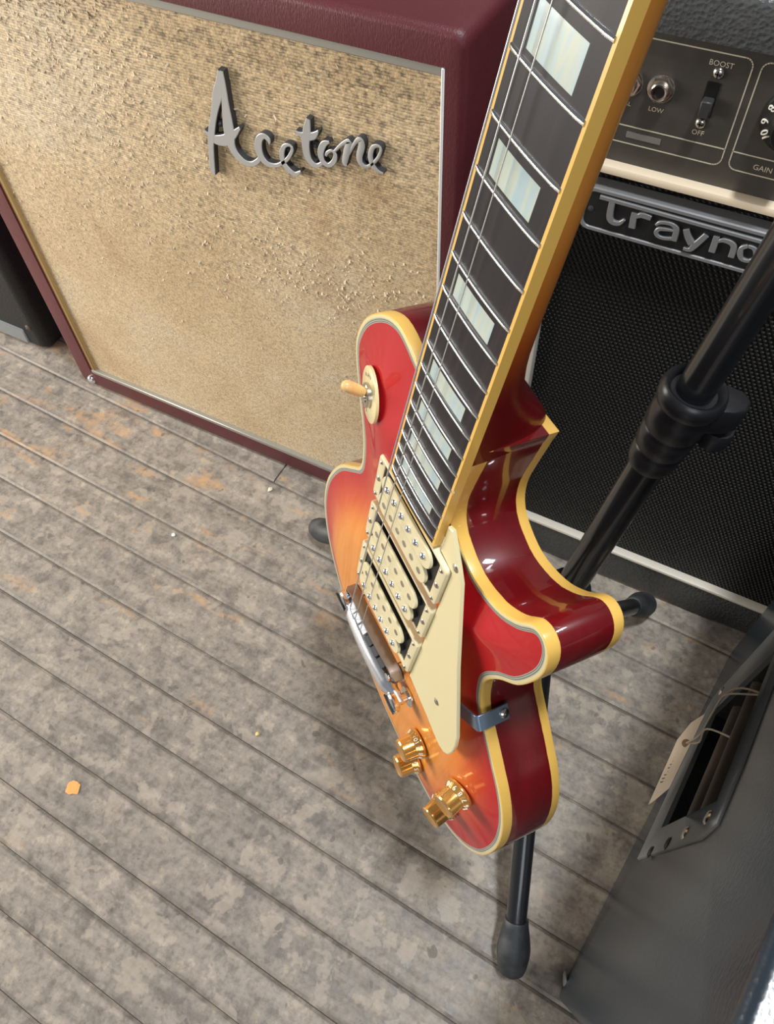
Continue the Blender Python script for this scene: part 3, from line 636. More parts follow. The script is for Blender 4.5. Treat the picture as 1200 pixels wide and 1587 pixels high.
# ================================================================== GUITAR
GR = Matrix(((0.79499, -0.16553, 0.58361), (-0.60125, -0.08722, 0.79428), (-0.08057, -0.98234, -0.16887)))
GT = Vector((-0.0463, 0.26734, 1.06658))
BASE = Vector((0, 0.822, 0.06))          # guitar root sits at the bottom of the body
gt = empty('electric_guitar', 'cherry sunburst electric guitar with cream binding hanging upright on a black stand', 'guitar')
gm = GR.to_4x4(); gm.translation = GT + GR @ BASE; gt.matrix_world = gm
def gb(mb, name, mats, parent=None, **kw):
    """guitar mesh: written in neck coordinates (mm: x to treble, y from the nut to the tail, z into the body)"""
    k = mb.k; mb.v = [(p[0] - BASE.x / k, p[1] - BASE.y / k, p[2] - BASE.z / k) for p in mb.v]
    return mb.build(name, mats, parent or gt, **kw)
SCALE = 628.65
fxp = lambda n: SCALE * (1 - 2 ** (-n / 12))
ROUT = 10.5; KS = 0.07; TH = 47.5
zr = lambda y: ROUT + KS * (y - 380)
ctrl = [(27, 378), (26, 385), (25.3, 387.5), (24.5, 395), (22, 415), (20.8, 432), (24, 446), (33, 456), (53, 462.5), (75, 456), (90, 442.5), (101, 426), (110.5, 423), (118, 429.5), (121.2, 443.5), (119.5, 461), (112.8, 485), (101, 506), (93.5, 527), (94.2, 543), (100, 560), (112, 573), (124, 585), (135.5, 597), (146.5, 608.5), (158, 626), (166.5, 648), (171.5, 678), (171, 712), (166.5, 738), (155, 767), (134, 794), (104, 812), (66, 821), (25, 822),
        (-20, 815), (-62, 800), (-97, 779), (-124, 753), (-141, 727), (-150.5, 700), (-153.5, 675), (-150.5, 647), (-142, 620), (-126, 588), (-105, 562), (-94, 548), (-91, 533), (-94, 508), (-106, 476), (-114.5, 449), (-114.5, 431), (-104, 407.5), (-84, 386.5), (-64, 378.5), (-41, 384.5)]
ol = [(p.x, p.y) for p in smooth_poly(ctrl[1:] , 4, False)] 
ol = [(27, 378)] + ol
OUT = np.array(ol)
def inset(P, d):
    a = np.roll(P, 1, 0); c = np.roll(P, -1, 0); t1 = P - a; t2 = c - P
    t1 /= np.linalg.norm(t1, axis=1)[:, None] + 1e-9; t2 /= np.linalg.norm(t2, axis=1)[:, None] + 1e-9
    n1 = np.stack([-t1[:, 1], t1[:, 0]], 1); n2 = np.stack([-t2[:, 1], t2[:, 0]], 1); n = n1 + n2
    n /= np.linalg.norm(n, axis=1)[:, None] + 1e-9
    cosa = np.clip((n * n1).sum(1), 0.5, 1)
    return P + n * (d / cosa)[:, None]
# orientation: make inset go inwards
area2 = 0.5 * np.sum(OUT[:, 0] * np.roll(OUT[:, 1], -1) - np.roll(OUT[:, 0], -1) * OUT[:, 1])
SGN = 1.0 if area2 > 0 else -1.0
ins = lambda d: inset(OUT, SGN * d)
def ring3(P, d):
    return [(x, y, zr(y) + d) for x, y in P]
lift = [((7.3 - zr(y)) * min(1, max(0, (452 - y) / 14)) if (18 < x < 34 and 385 < y < 452) else 0.0) for x, y in OUT]
# mahogany body
b = MB()
b.loft([ring3(ins(1.0), 6.0), ring3(OUT, 7.4), ring3(OUT, TH - 6.6), ring3(ins(1.0), TH - 6.0)], True, True)
body = gb(b, 'body', M_SIDE, smooth=50)
# front binding: face + side wall
def with_lift(P, d): return [(x, y, zr(y) + d + l) for (x, y), l in zip(P, lift)]
b = MB(); b.loft([ring3(ins(2.8), 0.3), with_lift(ins(2.7), -0.05), with_lift(ins(0.9), -0.05), with_lift(ins(0.25), 0.25), with_lift(OUT, 0.95), ring3(OUT, 7.6), ring3(ins(1.5), 7.6)], False, False)
b.mi = []
nn = len(OUT)
for i, f in enumerate(b.f): b.mi.append(0 if (i // nn) <= 1 else 1)
lab(gb(b, 'front_binding', [M_BINDF, M_BIND], smooth=40), 'cream binding round the front edge')
b = MB(); b.loft([ring3(ins(1.5), TH - 6.8), ring3(OUT, TH - 6.8), ring3(OUT, TH - 0.9), ring3(ins(0.3), TH - 0.2), ring3(ins(1.0), TH), ring3(ins(2.6), TH), ring3(ins(2.8), TH - 0.8)], False, False)
lab(gb(b, 'back_binding', M_BIND, smooth=40), 'yellowed binding round the back edge')
b = MB()
ply = [2.6, 3.35, 3.75, 4.5, 4.9, 5.7]
for i in range(5):
    b.cur = i % 2
    b.loft([ring3(ins(ply[i]), 0.0), ring3(ins(ply[i + 1]), 0.0)], False, False)
b.mi = [1 if m_ == 0 else 0 for m_ in b.mi]
lab(gb(b, 'purfling', [M_PLYB, M_PLYW], smooth=0, recalc=False), 'thin dark and light lines inside the binding')
# carved top
inner = ins(5.4)
def dist_out(x, y):
    a = inner; c = np.roll(inner, -1, 0); ab = c - a; ap = np.array([x, y]) - a
    t = np.clip((ap * ab).sum(1) / ((ab * ab).sum(1) + 1e-9), 0, 1)
    return float(np.sqrt((((a + ab * t[:, None]) - (x, y)) ** 2).sum(1)).min())
def carve(d):
    t = min(max(d / 60.0, 0), 1); return 12.0 * (t * t * (3 - 2 * t)) * 0.92 + 1.0 * min(d / 12.0, 1)
def ztop(x, y): return zr(y) - carve(dist_out(x, y))
V = [Vector(p) for p in inner]; ne = len(V)
for d in (4, 9, 15):
    pass
yy = 376
ipoly = [tuple(p) for p in inner]
row = 0
while yy < 826:
    xx = -170 + (3.5 if row % 2 else 0)
    while xx < 174:
        if inside((xx, yy), ipoly) and dist_out(xx, yy) > 2.5: V.append(Vector((xx, yy)))
        xx += 7
    yy += 6; row += 1
vv, ee, ff, *_ = delaunay_2d_cdt(V, [(i, (i + 1) % ne) for i in range(ne)], [], 1, 1e-4)
b = MB(); dd = [dist_out(p.x, p.y) for p in vv]
b.add([(p.x, p.y, zr(p.y) - carve(d)) for p, d in zip(vv, dd)], ff)
bur = []
for p, d in zip(vv, dd):
    # amber heart of the burst, round the tail of the lower bout
    a = math.hypot((p.x - 2) / 122.0, (p.y - 668) / 142.0)
    e = min(1.0, max(0.0, (d - 2.0) / 44.0))
    bur.append(max(0.0, min(1.0, (1.32 - a) * 1.75)) * e ** 0.9)
top = gb(b, 'carved_top', M_TOP, smooth=180, recalc=False)
bmx = bmesh.new(); bmx.from_mesh(top.data)
for f in bmx.faces:
    if f.normal.z > 0: f.normal_flip()
bmx.to_mesh(top.data); bmx.free()
at_ = top.data.attributes.new('burst', 'FLOAT', 'POINT'); at_.data.foreach_set('value', bur)
lab(top, 'carved front, red edges fading to amber')
# neck: rings along y
b = MB(); rings = []; bur = []
hwid = lambda y: (43 + 14 * y / fxp(22)) / 2
prof_n = [(-2, 21.0, 1.0, .72), (60, 21.6, 1, .72), (150, 22.8, 1, .72), (240, 24, 1, .72), (295, 25.4, 1, .72), (318, 26.8, 1.0, .72), (332, 29.2, 1.0, .70), (345, 33.5, 0.99, .66), (356, 39.5, 0.98, .60), (364, 46, 0.97, .54), (370, 51.5, 0.96, .50), (375, 56, 0.95, .47), (378.5, 58.6, 0.95, .45), (386, 59.2, 0.95, .44)]
for y, dp, kk, ex_ in prof_n:
    h = hwid(y) - 0.15; r = []
    for i in range(33):
        a = math.pi * i / 32; c = math.cos(a); s = math.sin(a)
        x = h * math.copysign(abs(c) ** ex_, c); z = 7 + (dp - 7) * (s ** 0.85)
        x *= 1 - (1 - kk) * (s ** 1.2)
        r.append((x, y, z))
    rings.append(r); bur += [min(1, max(0, (y - 270) / 68))] * 33
b.loft(rings)
b.loft([[(-17, y, 7.0), (17, y, 7.0), (15, y, 40), (-15, y, 40)] for y in (384, 452)]); bur += [1.0] * 8
neck = gb(b, 'neck', M_NECK, smooth=60)
at_ = neck.data.attributes.new('burst', 'FLOAT', 'POINT'); at_.data.foreach_set('value', bur)
# fretboard with 12in radius
zc = lambda x, h=0: (x * x - 26 * 26) / 610.0 + h
BE = 458.5
def strip_board(x0f, x1f, ya, yb, top_h, bot, n=13):
    rr_ = []
    for y in (ya, yb):
        r = [(x0f(y) + (x1f(y) - x0f(y)) * i / (n - 1), y, 0) for i in range(n)]
        rr_.append([(x, y_, zc(x, top_h)) for x, y_, _ in r] + [(x, y_, bot) for x, y_, _ in reversed(r)])
    return rr_
b = MB(); b.loft(strip_board(lambda y: -hwid(y) + 1.7, lambda y: hwid(y) - 1.7, 2, BE - 1.6, 1.05, 7.2)); gb(b, 'fretboard', M_BOARD, smooth=30)
b = MB()
for s in (-1, 1):
    b.loft(strip_board(lambda y: min(s * (hwid(y) - 1.7), s * hwid(y)), lambda y: max(s * (hwid(y) - 1.7), s * hwid(y)), 0, BE, 1.05, 7.3, 3))
b.loft(strip_board(lambda y: -hwid(BE) + 1.7, lambda y: hwid(BE) - 1.7, BE - 1.6, BE, 1.05, 7.2))
lab(gb(b, 'fretboard_binding', M_BIND, smooth=30), 'yellowed binding along the fretboard edges')
for n in range(1, 23):
    y = fxp(n); h = hwid(y) - 1.3; rings = []
    for i in range(15):
        x = -h + 2 * h * i / 14; e = 0.55 if i in (0, 14) else 1
        z0 = zc(x, 1.15); rings.append([(x, y - 1.15, z0), (x, y - 0.8, z0 - .75 * e), (x, y, z0 - 1.12 * e), (x, y + 0.8, z0 - .75 * e), (x, y + 1.15, z0)])
    b = MB(); b.loft(rings); gb(b, 'fret', M_FRET, smooth=60)
for n, xa in ((1, 14), (3, 14), (5, 14), (7, 14.2), (9, 14.8), (12, 15.8), (15, 16.4), (17, 16.8), (19, 17.2), (21, 17.6)):
    ya = fxp(n - 1) + (fxp(n) - fxp(n - 1)) * 0.21; yb = fxp(n) - (fxp(n) - fxp(n - 1)) * 0.15
    if n == 1: ya = 9
    b = MB(); b.loft(strip_board(lambda y: -xa, lambda y: xa, ya, yb, 1.0, 2.5, 9)); gb(b, 'inlay', M_PEARL, smooth=30)
b = MB(); b.loft(strip_board(lambda y: -21.2, lambda y: 21.2, -5, 0, -0.6, 8)); gb(b, 'nut', M_CREAM, smooth=30)
# headstock with tuners (above the frame)
hz = lambda y: 3.0 + (-5 - y) * 0.25
hp_ = [(21.5, -4), (24, -22), (36, -48), (38, -100), (43, -160), (38, -178), (18, -184), (0, -176), (-18, -184), (-38, -178), (-43, -160), (-38, -100), (-36, -48), (-24, -22), (-21.5, -4)]
b = MB(); b.prism(hp_, lambda x, y: (x, y, hz(y) + 15), lambda x, y: (x, y, hz(y) + 1.2)); hs = gb(b, 'headstock', M_SIDE, smooth=30)
b = MB(); b.prism([(x * .95, -94 + (y + 94) * .965) for x, y in hp_], lambda x, y: (x, y, hz(y) + 1.4), lambda x, y: (x, y, hz(y))); gb(b, 'face_veneer', M_BLACK, hs, smooth=30)
for i in range(3):
    for s in (-1, 1):
        y = -60 - 40 * i; x = s * 27
        b = MB(); b.lathe([(6, -1), (6, 1.2), (3.2, 1.4), (3.2, 10), (0.1, 10.4)], (x, y, hz(y)), (0, -.24, -1), 12)
        b.cyl((x, y, hz(y) + 20), (s * 52, y, hz(y) + 20), 2.5); b.lathe([(3, 0), (9, 3), (9, 8), (3, 11)], (s * 50, y, hz(y) + 20), (s, 0, 0), 10)
        b.lathe([(8, 0), (8, 11), (5, 13)], (x, y, hz(y) + 14.8), (0, 0, 1), 12); gb(b, 'tuner', M_CHROME, hs)
# pickups
def stadium(cx, cy, w, h, n=8):
    return rrect(cx - w / 2, cy - h / 2, cx + w / 2, cy + h / 2, h / 2 - 0.01, n)
def pickup(xc, y0, y1, ztp, poles_y, slugs_y):
    b = MB(); o_ = rrect(xc - 44.8, y0, xc + 44.8, y1, 3.0, 4); yc = (y0 + y1) / 2
    hole = rrect(xc - 36.6, min(poles_y, slugs_y) - (11.2 if slugs_y < poles_y else 9.0), xc + 37.6, max(poles_y, slugs_y) + 9.4, 1.5, 4)
    sl = lambda y: 0.025 * (y - yc)
    R_ = lambda P, d: [(x, y, ztp + sl(y) + d) for x, y in P]
    sh = lambda P, q: [(xc + (x - xc) * (1 - q / 44.8), yc + (y - yc) * (1 - q / 21)) for x, y in P]
    bot = ztop(xc, y1) + 6 - ztp
    b.loft([R_(hole, 7), R_(hole, 0.2), R_(sh(hole, -0.3), 0), R_(sh(o_, 1.1), 0), R_(sh(o_, 0.35), 0.35), R_(o_, 1.2), R_(o_, max(bot, 7))], False, False)
    rg = gb(b, 'pickup_ring', M_RING, smooth=35)
    b = MB(); b.prism(hole, lambda x, y: (x, y, ztp + 9), lambda x, y: (x, y, ztp + 1.0 + sl(y))); lab(gb(b, 'pickup_base', M_BLACK, rg), 'black pit under the bobbins')
    for py in (poles_y, slugs_y):
        b = MB(); S = stadium(xc, py, 66.0, 17.0); zt = 0.3 + sl(py) + (ztp - 3.0) * 0.4
        b.loft([[(x, y, zt + 1.9) for x, y in S], [(x, y, zt + .7) for x, y in S], [(xc + (x - xc) * .987, py + (y - py) * .95, zt) for x, y in S]]); bo = gb(b, 'bobbin', M_BOB, rg, smooth=40)
        b = MB(); b.prism(stadium(xc, py, 65.2, 16.2), lambda x, y: (x, y, ztp + 6), lambda x, y: (x, y, zt + 1.85)); gb(b, 'coil_tape', M_BLACK, rg, smooth=40)
        for i in range(6):
            x = xc + (i - 2.5) * 9.85
            b = MB()
            if py == poles_y:
                b.lathe([(2.5, -1), (2.5, .5), (2.1, 1.3), (1.2, 1.9), (0.1, 2.1)], (x, py, zt), (0, 0, -1), 12); b.cur = 0
                gb(b, 'pole_screw', M_CHROME, rg)
            else:
                b.lathe([(2.35, -1), (2.35, .25), (0.1, .3)], (x, py, zt), (0, 0, -1), 12); gb(b, 'pole_slug', M_NICKEL, rg)
    for s in (-1, 1):
        for y, r in ((y0 + 4.2, 1.5), (yc, 2.3), (y1 - 4.2, 1.5)):
            b = MB(); b.lathe([(r, -1), (r, .5), (r * .7, 1.0), (0.1, 1.2)], (xc + s * 40.6, y, ztp + sl(y)), (0, 0, -1), 10); gb(b, 'ring_screw', M_NICKEL, rg)
pickup(0.3, 462.2, 504.0, 3.0, 473.5, 491.0)
pickup(0.8, 512.2, 552.5, 4.2, 542.3, 524.8)
pickup(1.0, 563.2, 612.0, 5.2, 596.0, 578.5)
# pickguard
PG = [(30, 436.5), (34.5, 434.5), (48.9, 450.5), (55.6, 459), (81, 526), (106.5, 585), (109, 597), (109.6, 608), (108, 618.5), (104.5, 624.5), (98.5, 627), (90, 625.8), (76, 622), (46.3, 616.5), (46.3, 505), (45.8, 461.5), (31, 459.5)]
zp = lambda y: 5.0 + 0.022 * (y - 440)
b = MB()
b.loft([[(x, y, zp(y) + 2.4) for x, y in PG], [(x, y, zp(y) + 0.5) for x, y in PG], [(56 + (x - 56) * .985, 545 + (y - 545) * .995, zp(y)) for x, y in PG]])
pg = gb(b, 'pickguard', M_PICKG, smooth=30); lab(pg, 'cream pickguard plate')
for x, y in ((78.4, 588), (47.0, 454.5)):
    b = MB(); b.lathe([(2.9, -1), (2.9, .3), (1.8, .9), (.1, 1.1)], (x, y, zp(y)), (0, 0, -1), 12); s_ = gb(b, 'pickguard_screw', M_NICKEL, pg)
# bracket holding the pickguard, bolted to the side of the waist
b = MB()
def plate(path, wdir, w, t):
    P = [Vector(p) for p in path]; wd_ = Vector(wdir).normalized(); rr_ = []
    for i, p in enumerate(P):
        tg_ = (P[min(i + 1, len(P) - 1)] - P[max(i - 1, 0)]).normalized(); nn_ = tg_.cross(wd_).normalized()
        rr_.append([p + wd_ * w / 2 + nn_ * t / 2, p - wd_ * w / 2 + nn_ * t / 2, p - wd_ * w / 2 - nn_ * t / 2, p + wd_ * w / 2 - nn_ * t / 2])
    b.loft(rr_)
SX = 4.0
plate([(88, 582, 17.4), (103, 567.8, 17.2), (107.3, 563.7, 17.4), (108, 563, 18.4), (108, 563, 24), (107.4, 563.6, 41)], (0.69, 0.73, 0.0), 11.5, 1.6)
br = gb(b, 'pickguard_bracket', M_TIN, smooth=30, bevel=0.4); lab(br, 'steel angle bracket at the waist, coloured with a bluish sky reflection')
b = MB(); b.lathe([(3.4, -0.5), (3.4, 1.2), (2.4, 2.2), (.1, 2.6)], (107.9, 563.1, 37), (0.73, -0.69, 0), 12); gb(b, 'bracket_screw', M_NICKEL, br)
b = MB(); b.cyl((99, 571, 37), (107.5, 563.5, 37), 2.4); gb(b, 'bracket_post', M_NICKEL, br)
# toggle switch
tc = Vector((-70.5, 438, 0)); tc.z = ztop(tc.x, tc.y)
e_ = 9.0
tn = Vector(((ztop(tc.x + e_, tc.y) - ztop(tc.x - e_, tc.y)) / (2 * e_), (ztop(tc.x, tc.y + e_) - ztop(tc.x, tc.y - e_)) / (2 * e_), -1)).normalized(); tc += tn * 1.6
b = MB(); b.lathe([(17.6, 1.2), (17.6, -0.6), (17.0, -1.0), (8, -1.0)], tc, -tn, 36)
rk = gb(b, 'switch_plate', M_BINDF); lab(rk, 'round cream switch plate with worn print')
b = MB(); b.lathe([(7.8, 0.9), (7.8, 3.0), (7.0, 3.6), (4.4, 3.4), (4.2, 2.0), (0.1, 1.8)], tc, tn, 20); gb(b, 'switch_nut', M_NICKEL, rk)
tip = Vector((0.10, -0.60, -0.80)).normalized(); tip = Vector((-0.02, -0.62, -0.80)).normalized()
b = MB(); b.lathe([(2.0, 1), (2.0, 9)], tc, tip, 10); gb(b, 'switch_lever', M_NICKEL, rk)
b = MB(); b.lathe([(3.0, 7), (3.3, 8), (3.7, 14), (3.9, 19), (3.6, 22), (2.4, 24), (0.1, 24.8)], tc, tip, 16); lab(gb(b, 'switch_tip', M_TIP, rk), 'amber plastic switch tip')
q = []
for wtxt, rr_, an in (('RHYTHM', 13.0, 1), ('TREBLE', 13.0, -1)):
    n = len(wtxt)
    for i, ch in enumerate(wtxt):
        a = (math.radians(-90) + (i - (n - 1) / 2) * 0.22) if an > 0 else (math.radians(90) - (i - (n - 1) / 2) * 0.22)
        od = Vector((math.cos(a), math.sin(a), 0)); up_ = od if an > 0 else -od
        xd_ = Vector((-up_.y, up_.x, 0))
        p_ = tc + od * rr_ + tn * 1.05
        q.append(text_obj(ch, 0.0034, 'switch_print', M_INK, None, (p_ / 1000) - BASE, xd_, up_, 0.00006))
sp_ = join('switch_print', q, rk)
# bridge
def bridge_z(x): return -2.2 + x * x / 900.0
b = MB(); rr_ = []
for i in range(21):
    x = -43.5 + 87 * i / 20; e = 1 if 0 < i < 20 else .55
    hw_ = (7.0 if abs(x) < 36 else 5.6 if abs(x) < 41 else 4.4) * e; y = 633 - x * 0.055; zt = bridge_z(min(abs(x), 30)) + (0 if e == 1 else 2)
    rr_.append([(x, y - hw_, 7.5), (x, y - hw_, zt), (x, y - hw_ + 1.6, zt - .2), (x, y - hw_ + 1.6, zt + 3), (x, y + hw_ - 1.6, zt + 3), (x, y + hw_ - 1.6, zt - .2), (x, y + hw_, zt), (x, y + hw_, 7.5)])
b.loft(rr_); brg = gb(b, 'bridge', M_BRIDGE, smooth=30)
for i in range(6):
    x = -25.5 + 51 * i / 5; y = 633 - x * 0.055 + (0.8 if i % 3 == 0 else -0.6)
    b = MB(); P_ = [(-4.2, 4.6), (-3.0, 1.0), (0, -2.6), (3.0, 1.0), (4.2, 4.6)]
    zt = bridge_z(x)
    b.loft([[(x - 4.1, y + a, zt + c) for a, c in P_], [(x + 4.1, y + a, zt + c) for a, c in P_]]); sd = gb(b, 'saddle', M_SADDLE if i < 3 else M_LOGOD, brg, smooth=20)
    b = MB(); b.cyl((x, y - 6, zt + 2), (x, y + 6, zt + 2), 1.2, n=8); gb(b, 'saddle_screw', M_NICKEL, brg)
for s in (-1, 1):
    x = s * 37.0; y = 633 - x * .055
    b = MB(); b.cyl((x, y, ztop(x, y) + 4), (x, y, -1.8), 2.4, n=12); b.lathe([(7.2, 0), (7.2, 3), (6.6, 3.4)], (x, y, 8.2), (0, 0, 1), 20); b.lathe([(3.2, 0), (3.2, 1.2), (.1, 1.8)], (x, y, -1.6), (0, 0, -1), 12)
    gb(b, 'bridge_post', M_CHROME, brg)
# stop tailpiece
b = MB(); rr_ = []
for i in range(25):
    x = -50 + 100 * i / 24; ax_ = abs(x); r = 8.4 if ax_ < 36 else (6.4 if ax_ < 44 else 4.4)
    zc_ = 5.2 + ax_ * ax_ / 700.0; yc = 666
    rr_.append([(x, yc + 1.12 * r * math.cos(2 * math.pi * j / 14), zc_ + 0.85 * r * math.sin(2 * math.pi * j / 14)) for j in range(14)])
b.loft(rr_); tl = gb(b, 'tailpiece', M_TAIL, smooth=60)
for s in (-1, 1):
    x = s * 45.5; y = 666
    b = MB(); b.lathe([(8.6, -6), (8.6, -4.5), (4.4, -4), (4.4, 5), (8.0, 5.2), (8.4, 6), (8.4, 9.5), (7.4, 10.6), (0.1, 11)], (x + s * 1.5, y, 11.5), (0, 0, -1), 20); b.cyl((x + s * 1.5, y, 16), (x, y, ztop(x, y) + 3), 4.5)
    st_ = gb(b, 'tailpiece_stud', M_CHROME, tl)
    b = MB(); b.box((x + s * 1.5 - 8.4, y - 1, -0.2), (x + s * 1.5 + 8.4, y + 1, 0.8)); gb(b, 'stud_slot', M_BLACK, tl)
# strings: three on the bass side
for xn, xb, zb, r in ((-17.6, -25.5, -5.0, 0.50), (-10.6, -15.3, -5.4, 0.38), (-3.6, -5.1, -5.6, 0.30)):
    yb = 633 - xb * .055
    b = MB(); b.tube([(xn * 1.6, -62, hz(-62) - 4), (xn, -2, -2.3), (xb, yb, zb + 0.4), (xb * 1.03, 658, 1.6), (xb * 1.03, 668, 4.0)], r, 6); gb(b, 'string', M_STEEL, smooth=60)
# control knobs
def knob(x, y, rot):
    z0 = ztop(x, y); e = 4.0
    nrm = Vector(((ztop(x + e, y) - ztop(x - e, y)) / (2 * e), (ztop(x, y + e) - ztop(x, y - e)) / (2 * e), -1)).normalized()
    c = Vector((x, y, z0))
    b = MB(); b.lathe([(12.6, 1.2), (12.8, 2.2), (12.6, 3.4), (10.2, 7.2), (10.0, 8.2), (9.6, 17.2), (8.8, 18.2), (7.6, 17.4), (0.1, 17.0)], c, nrm, 32)
    kb = gb(b, 'control_knob', M_KNOB, smooth=35); lab(kb, 'amber gold bell knob with white numerals')
    u = nrm.orthogonal().normalized(); w = nrm.cross(u); ts = []
    for d in range(11):
        a = rot + math.radians(29 * d); od = u * math.cos(a) + w * math.sin(a)
        sl_ = (nrm * 3.8 - od * 2.4).normalized()               # up the skirt
        p_ = c + nrm * 5.35 + od * 11.5
        ts.append(text_obj(str(d), 0.0052, 'knob_numerals', M_NUM, None, p_ / 1000 - BASE, sl_.cross(od.cross(sl_).cross(sl_)).normalized() if False else od.cross(sl_) * -1, sl_, 0.0003))
    join('knob_numerals', ts, kb)
    b = MB(); b.cyl(c - nrm * 3, c + nrm * 2, 3.5); gb(b, 'knob_shaft', M_NICKEL, kb)
for x, y, r in ((76, 699, 0.4), (127, 667, 1.3), (79, 737, 2.0), (124, 719, 0.9)): knob(x, y, r)
# strap button on the bass shoulder
b = MB(); b.lathe([(4, 0), (4, 2), (3, 3), (3, 7), (6.2, 10), (6.2, 11.5), (.1, 12)], (-45, 382, 30), (-0.1, -1, 0), 16); gb(b, 'strap_button', M_CHROME)
b = MB(); b.lathe([(4, 0), (4, 2), (3, 3), (3, 7), (6.2, 10), (6.2, 11.5), (.1, 12)], (0, 824, 64), (0, 1, 0), 16); gb(b, 'strap_button', M_CHROME)

# ================================================================== GUITAR STAND
P0 = Vector((-1, 388, 618)); dp = Vector((-0.12547665, -0.03303279, -0.99154649))
pole = lambda z: P0 + dp * ((z - P0.z) / dp.z)
hubp = pole(254)
sd_ = empty('guitar_stand', 'black tripod guitar stand holding the sunburst guitar', 'guitar stand', (hubp.x / 1000, hubp.y / 1000, 0))
def sb(mb, name, M, parent=None, **kw):
    o = mb.build(name, M, parent or sd_, **kw)
    if parent is None or parent is sd_: local(sd_, o)
    return o
ax = -dp
b = MB(); b.cyl(pole(120), pole(545), 13.4, n=28); sb(b, 'lower_tube', M_STANDPIPE)
b = MB(); b.cyl(pole(540), pole(1035), 12.2, n=28); sb(b, 'upper_tube', M_STANDPIPE)
b = MB(); c0 = pole(541)
b.lathe([(14, 0), (16.2, 1), (17.6, 6), (17.9, 18), (16.9, 20), (18.6, 22), (19.2, 38), (18.2, 40.5), (19.8, 42.5), (20.4, 60), (19.4, 63), (19.4, 65), (21.4, 67), (22.2, 74), (21.0, 79), (19.5, 80.5), (17.5, 79.5), (15.2, 76), (13.2, 76)], c0, ax, 32)
cl = sb(b, 'height_clutch', M_CLUTCH)
lat = Vector((0.92, 0.39, 0.0)); lat = (lat - ax * lat.dot(ax)).normalized(); w_ = ax.cross(lat)
b = MB(); cc = c0 + ax * 56
S = [(8, -13), (26, -12), (36, -8), (39, 0), (36, 8), (26, 12), (8, 13)]
b.prism(S, lambda x, y: cc + lat * x + w_ * y - ax * 6, lambda x, y: cc + lat * x + w_ * y + ax * 18)
b.build('clutch_lug', M_CLUTCH, cl, smooth=40, bevel=3.0, seg=2)
b = MB(); kc = cc + lat * 30 - ax * 26; b.lathe([(8, 0), (11.5, 2), (12, 12), (10.5, 16), (5, 17), (5, 26)], kc, ax, 12); b.build('clutch_knob', M_CLUTCH, cl, smooth=30)
# hub and legs
b = MB(); b.lathe([(17, -34), (21, -30), (22.5, -20), (22.5, 18), (20, 26), (14, 30)], hubp, ax, 28); sb(b, 'tripod_hub', M_CLUTCH)
for foot, gr_ in (((57, 102, 18), 0), ((48, 586, 20), 1), ((-418, 489, 20), 2)):
    F = Vector(foot); d = (F - hubp).normalized(); s0 = hubp + d * 14
    b = MB(); b.cyl(s0, F - d * 20, 10.9, n=24); lg_ = sb(b, 'leg', M_STANDPIPE)
    b = MB(); b.lathe([(12.2, -58), (13.0, -57), (13.4, -52), (16.2, -38), (17.8, -26), (17.6, -18), (15.8, -6), (13.4, 1), (9, 4.5), (.1, 5)], F, d, 28)
    rb = b.build('rubber_foot', M_RUBBER, lg_, smooth=40)
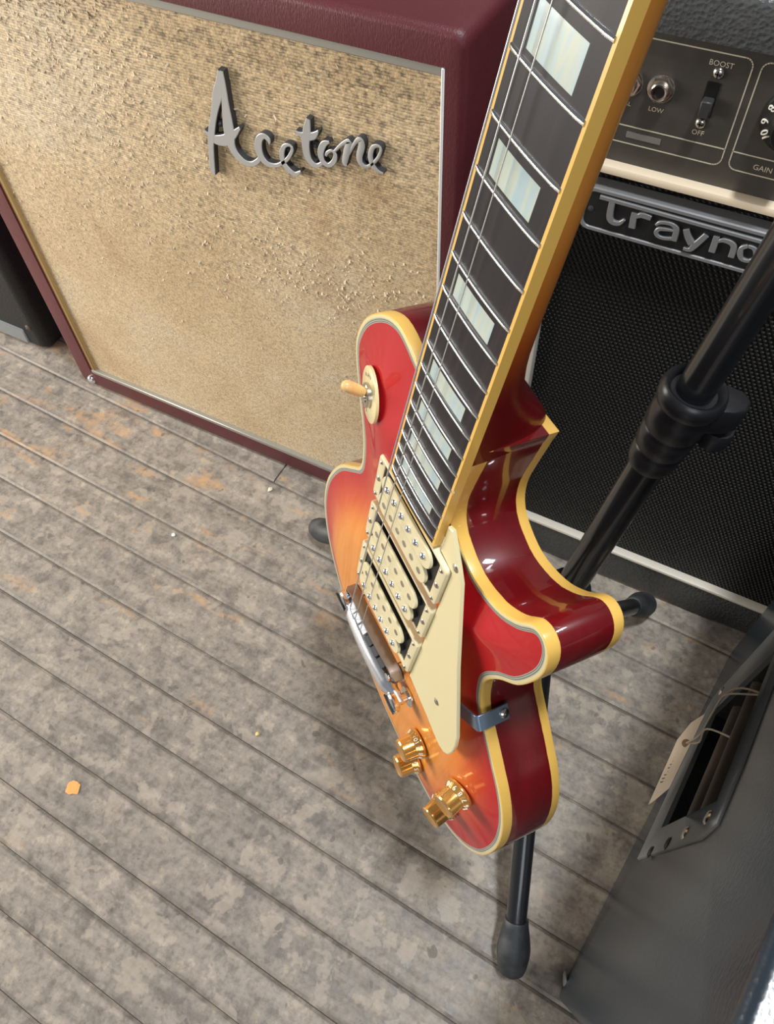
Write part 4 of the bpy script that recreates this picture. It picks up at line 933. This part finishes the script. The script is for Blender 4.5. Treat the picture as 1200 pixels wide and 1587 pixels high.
# lower cradle arms, in guitar space
G2W = lambda x, y, z: (GR @ Vector((x, y, z)) + GT * 1000)
pc = pole(330)
b = MB(); b.lathe([(15, -16), (20, -13), (20, 13), (15, 16)], pc, ax, 24); sb(b, 'cradle_collar', M_CLUTCH)
for s in (-1, 1):
    pts = [pc + (G2W(s * 14, 700, 190) - G2W(0, 700, 190)), G2W(s * 22, 742, 128), G2W(s * 22, 800, 120), G2W(s * 22, 830, 112), G2W(s * 22, 838.5, 98), G2W(s * 22, 837.5, 64), G2W(s * 22, 838.5, 72), G2W(s * 22, 838.3, 66)]
    b = MB(); b.tube(smooth_poly(pts, 4, False), 6.5, 12); arm = sb(b, 'cradle_arm', M_STANDPIPE)
    b = MB(); b.tube(smooth_poly(pts[4:], 4, False), 10.0, 14); b.build('foam_sleeve', M_RUBBER, arm)
# neck yoke (above the frame)
top_ = pole(1030)
na = G2W(0, 22, 46)
b = MB(); b.tube(smooth_poly([top_, top_ + Vector((-4, -10, 22)), (top_ + na) / 2 + Vector((0, 0, 14)), na], 5, False), 9, 14); b.tube(smooth_poly([G2W(-36, 20, 2), G2W(-36, 22, 30), G2W(-30, 22, 42), na, G2W(30, 22, 42), G2W(36, 22, 30), G2W(36, 20, 2)], 4, False), 6.5, 12)
sb(b, 'neck_yoke', M_RUBBER)

# ================================================================== LITTER ON THE FLOOR
def crumb(name, label, x, y, s, M, flat=0.5):
    rr_ = random.Random(int(abs(x) * 7 + abs(y)))
    bm = bmesh.new(); bmesh.ops.create_icosphere(bm, subdivisions=2 if flat < 0.2 else 1, radius=s / 1000)
    for v in bm.verts:
        v.co *= rr_.uniform(0.7, 1.25); v.co.z *= flat
    mz = min(v.co.z for v in bm.verts)
    for v in bm.verts: v.co.z -= mz
    me = bpy.data.meshes.new(name); bm.to_mesh(me); bm.free(); me.materials.append(M)
    o = bpy.data.objects.new(name, me); COL.objects.link(o); o.location = (x / 1000, y / 1000, 0.0004)
    tag(o, label, 'litter'); return o
crumb('crumb', 'cream crumb lying in the seam by the front of the maroon amplifier', -526, 525, 4.2, M_CRUMB)
crumb('crumb', 'yellow crumb alone on the grey boards left of the guitar', -332, 194, 3.0, M_CRUMBY)
crumb('paper_scrap', 'white paper scrap on the boards nearest the left foot of the stand', -420, 523, 3.4, mat('white_scrap', (0.75, 0.78, 0.8), 0.6), 0.3)
crumb('paper_scrap', 'small white scrap on the boards between the amplifier and bottom left', -612, 390, 3.4, mat('white_scrap', (0.8, 0.8, 0.78), 0.6), 0.25)
crumb('paint_chip', 'round orange paint chip on the boards at lower left', -500, 30, 8.5, M_CRUMBO, 0.05)
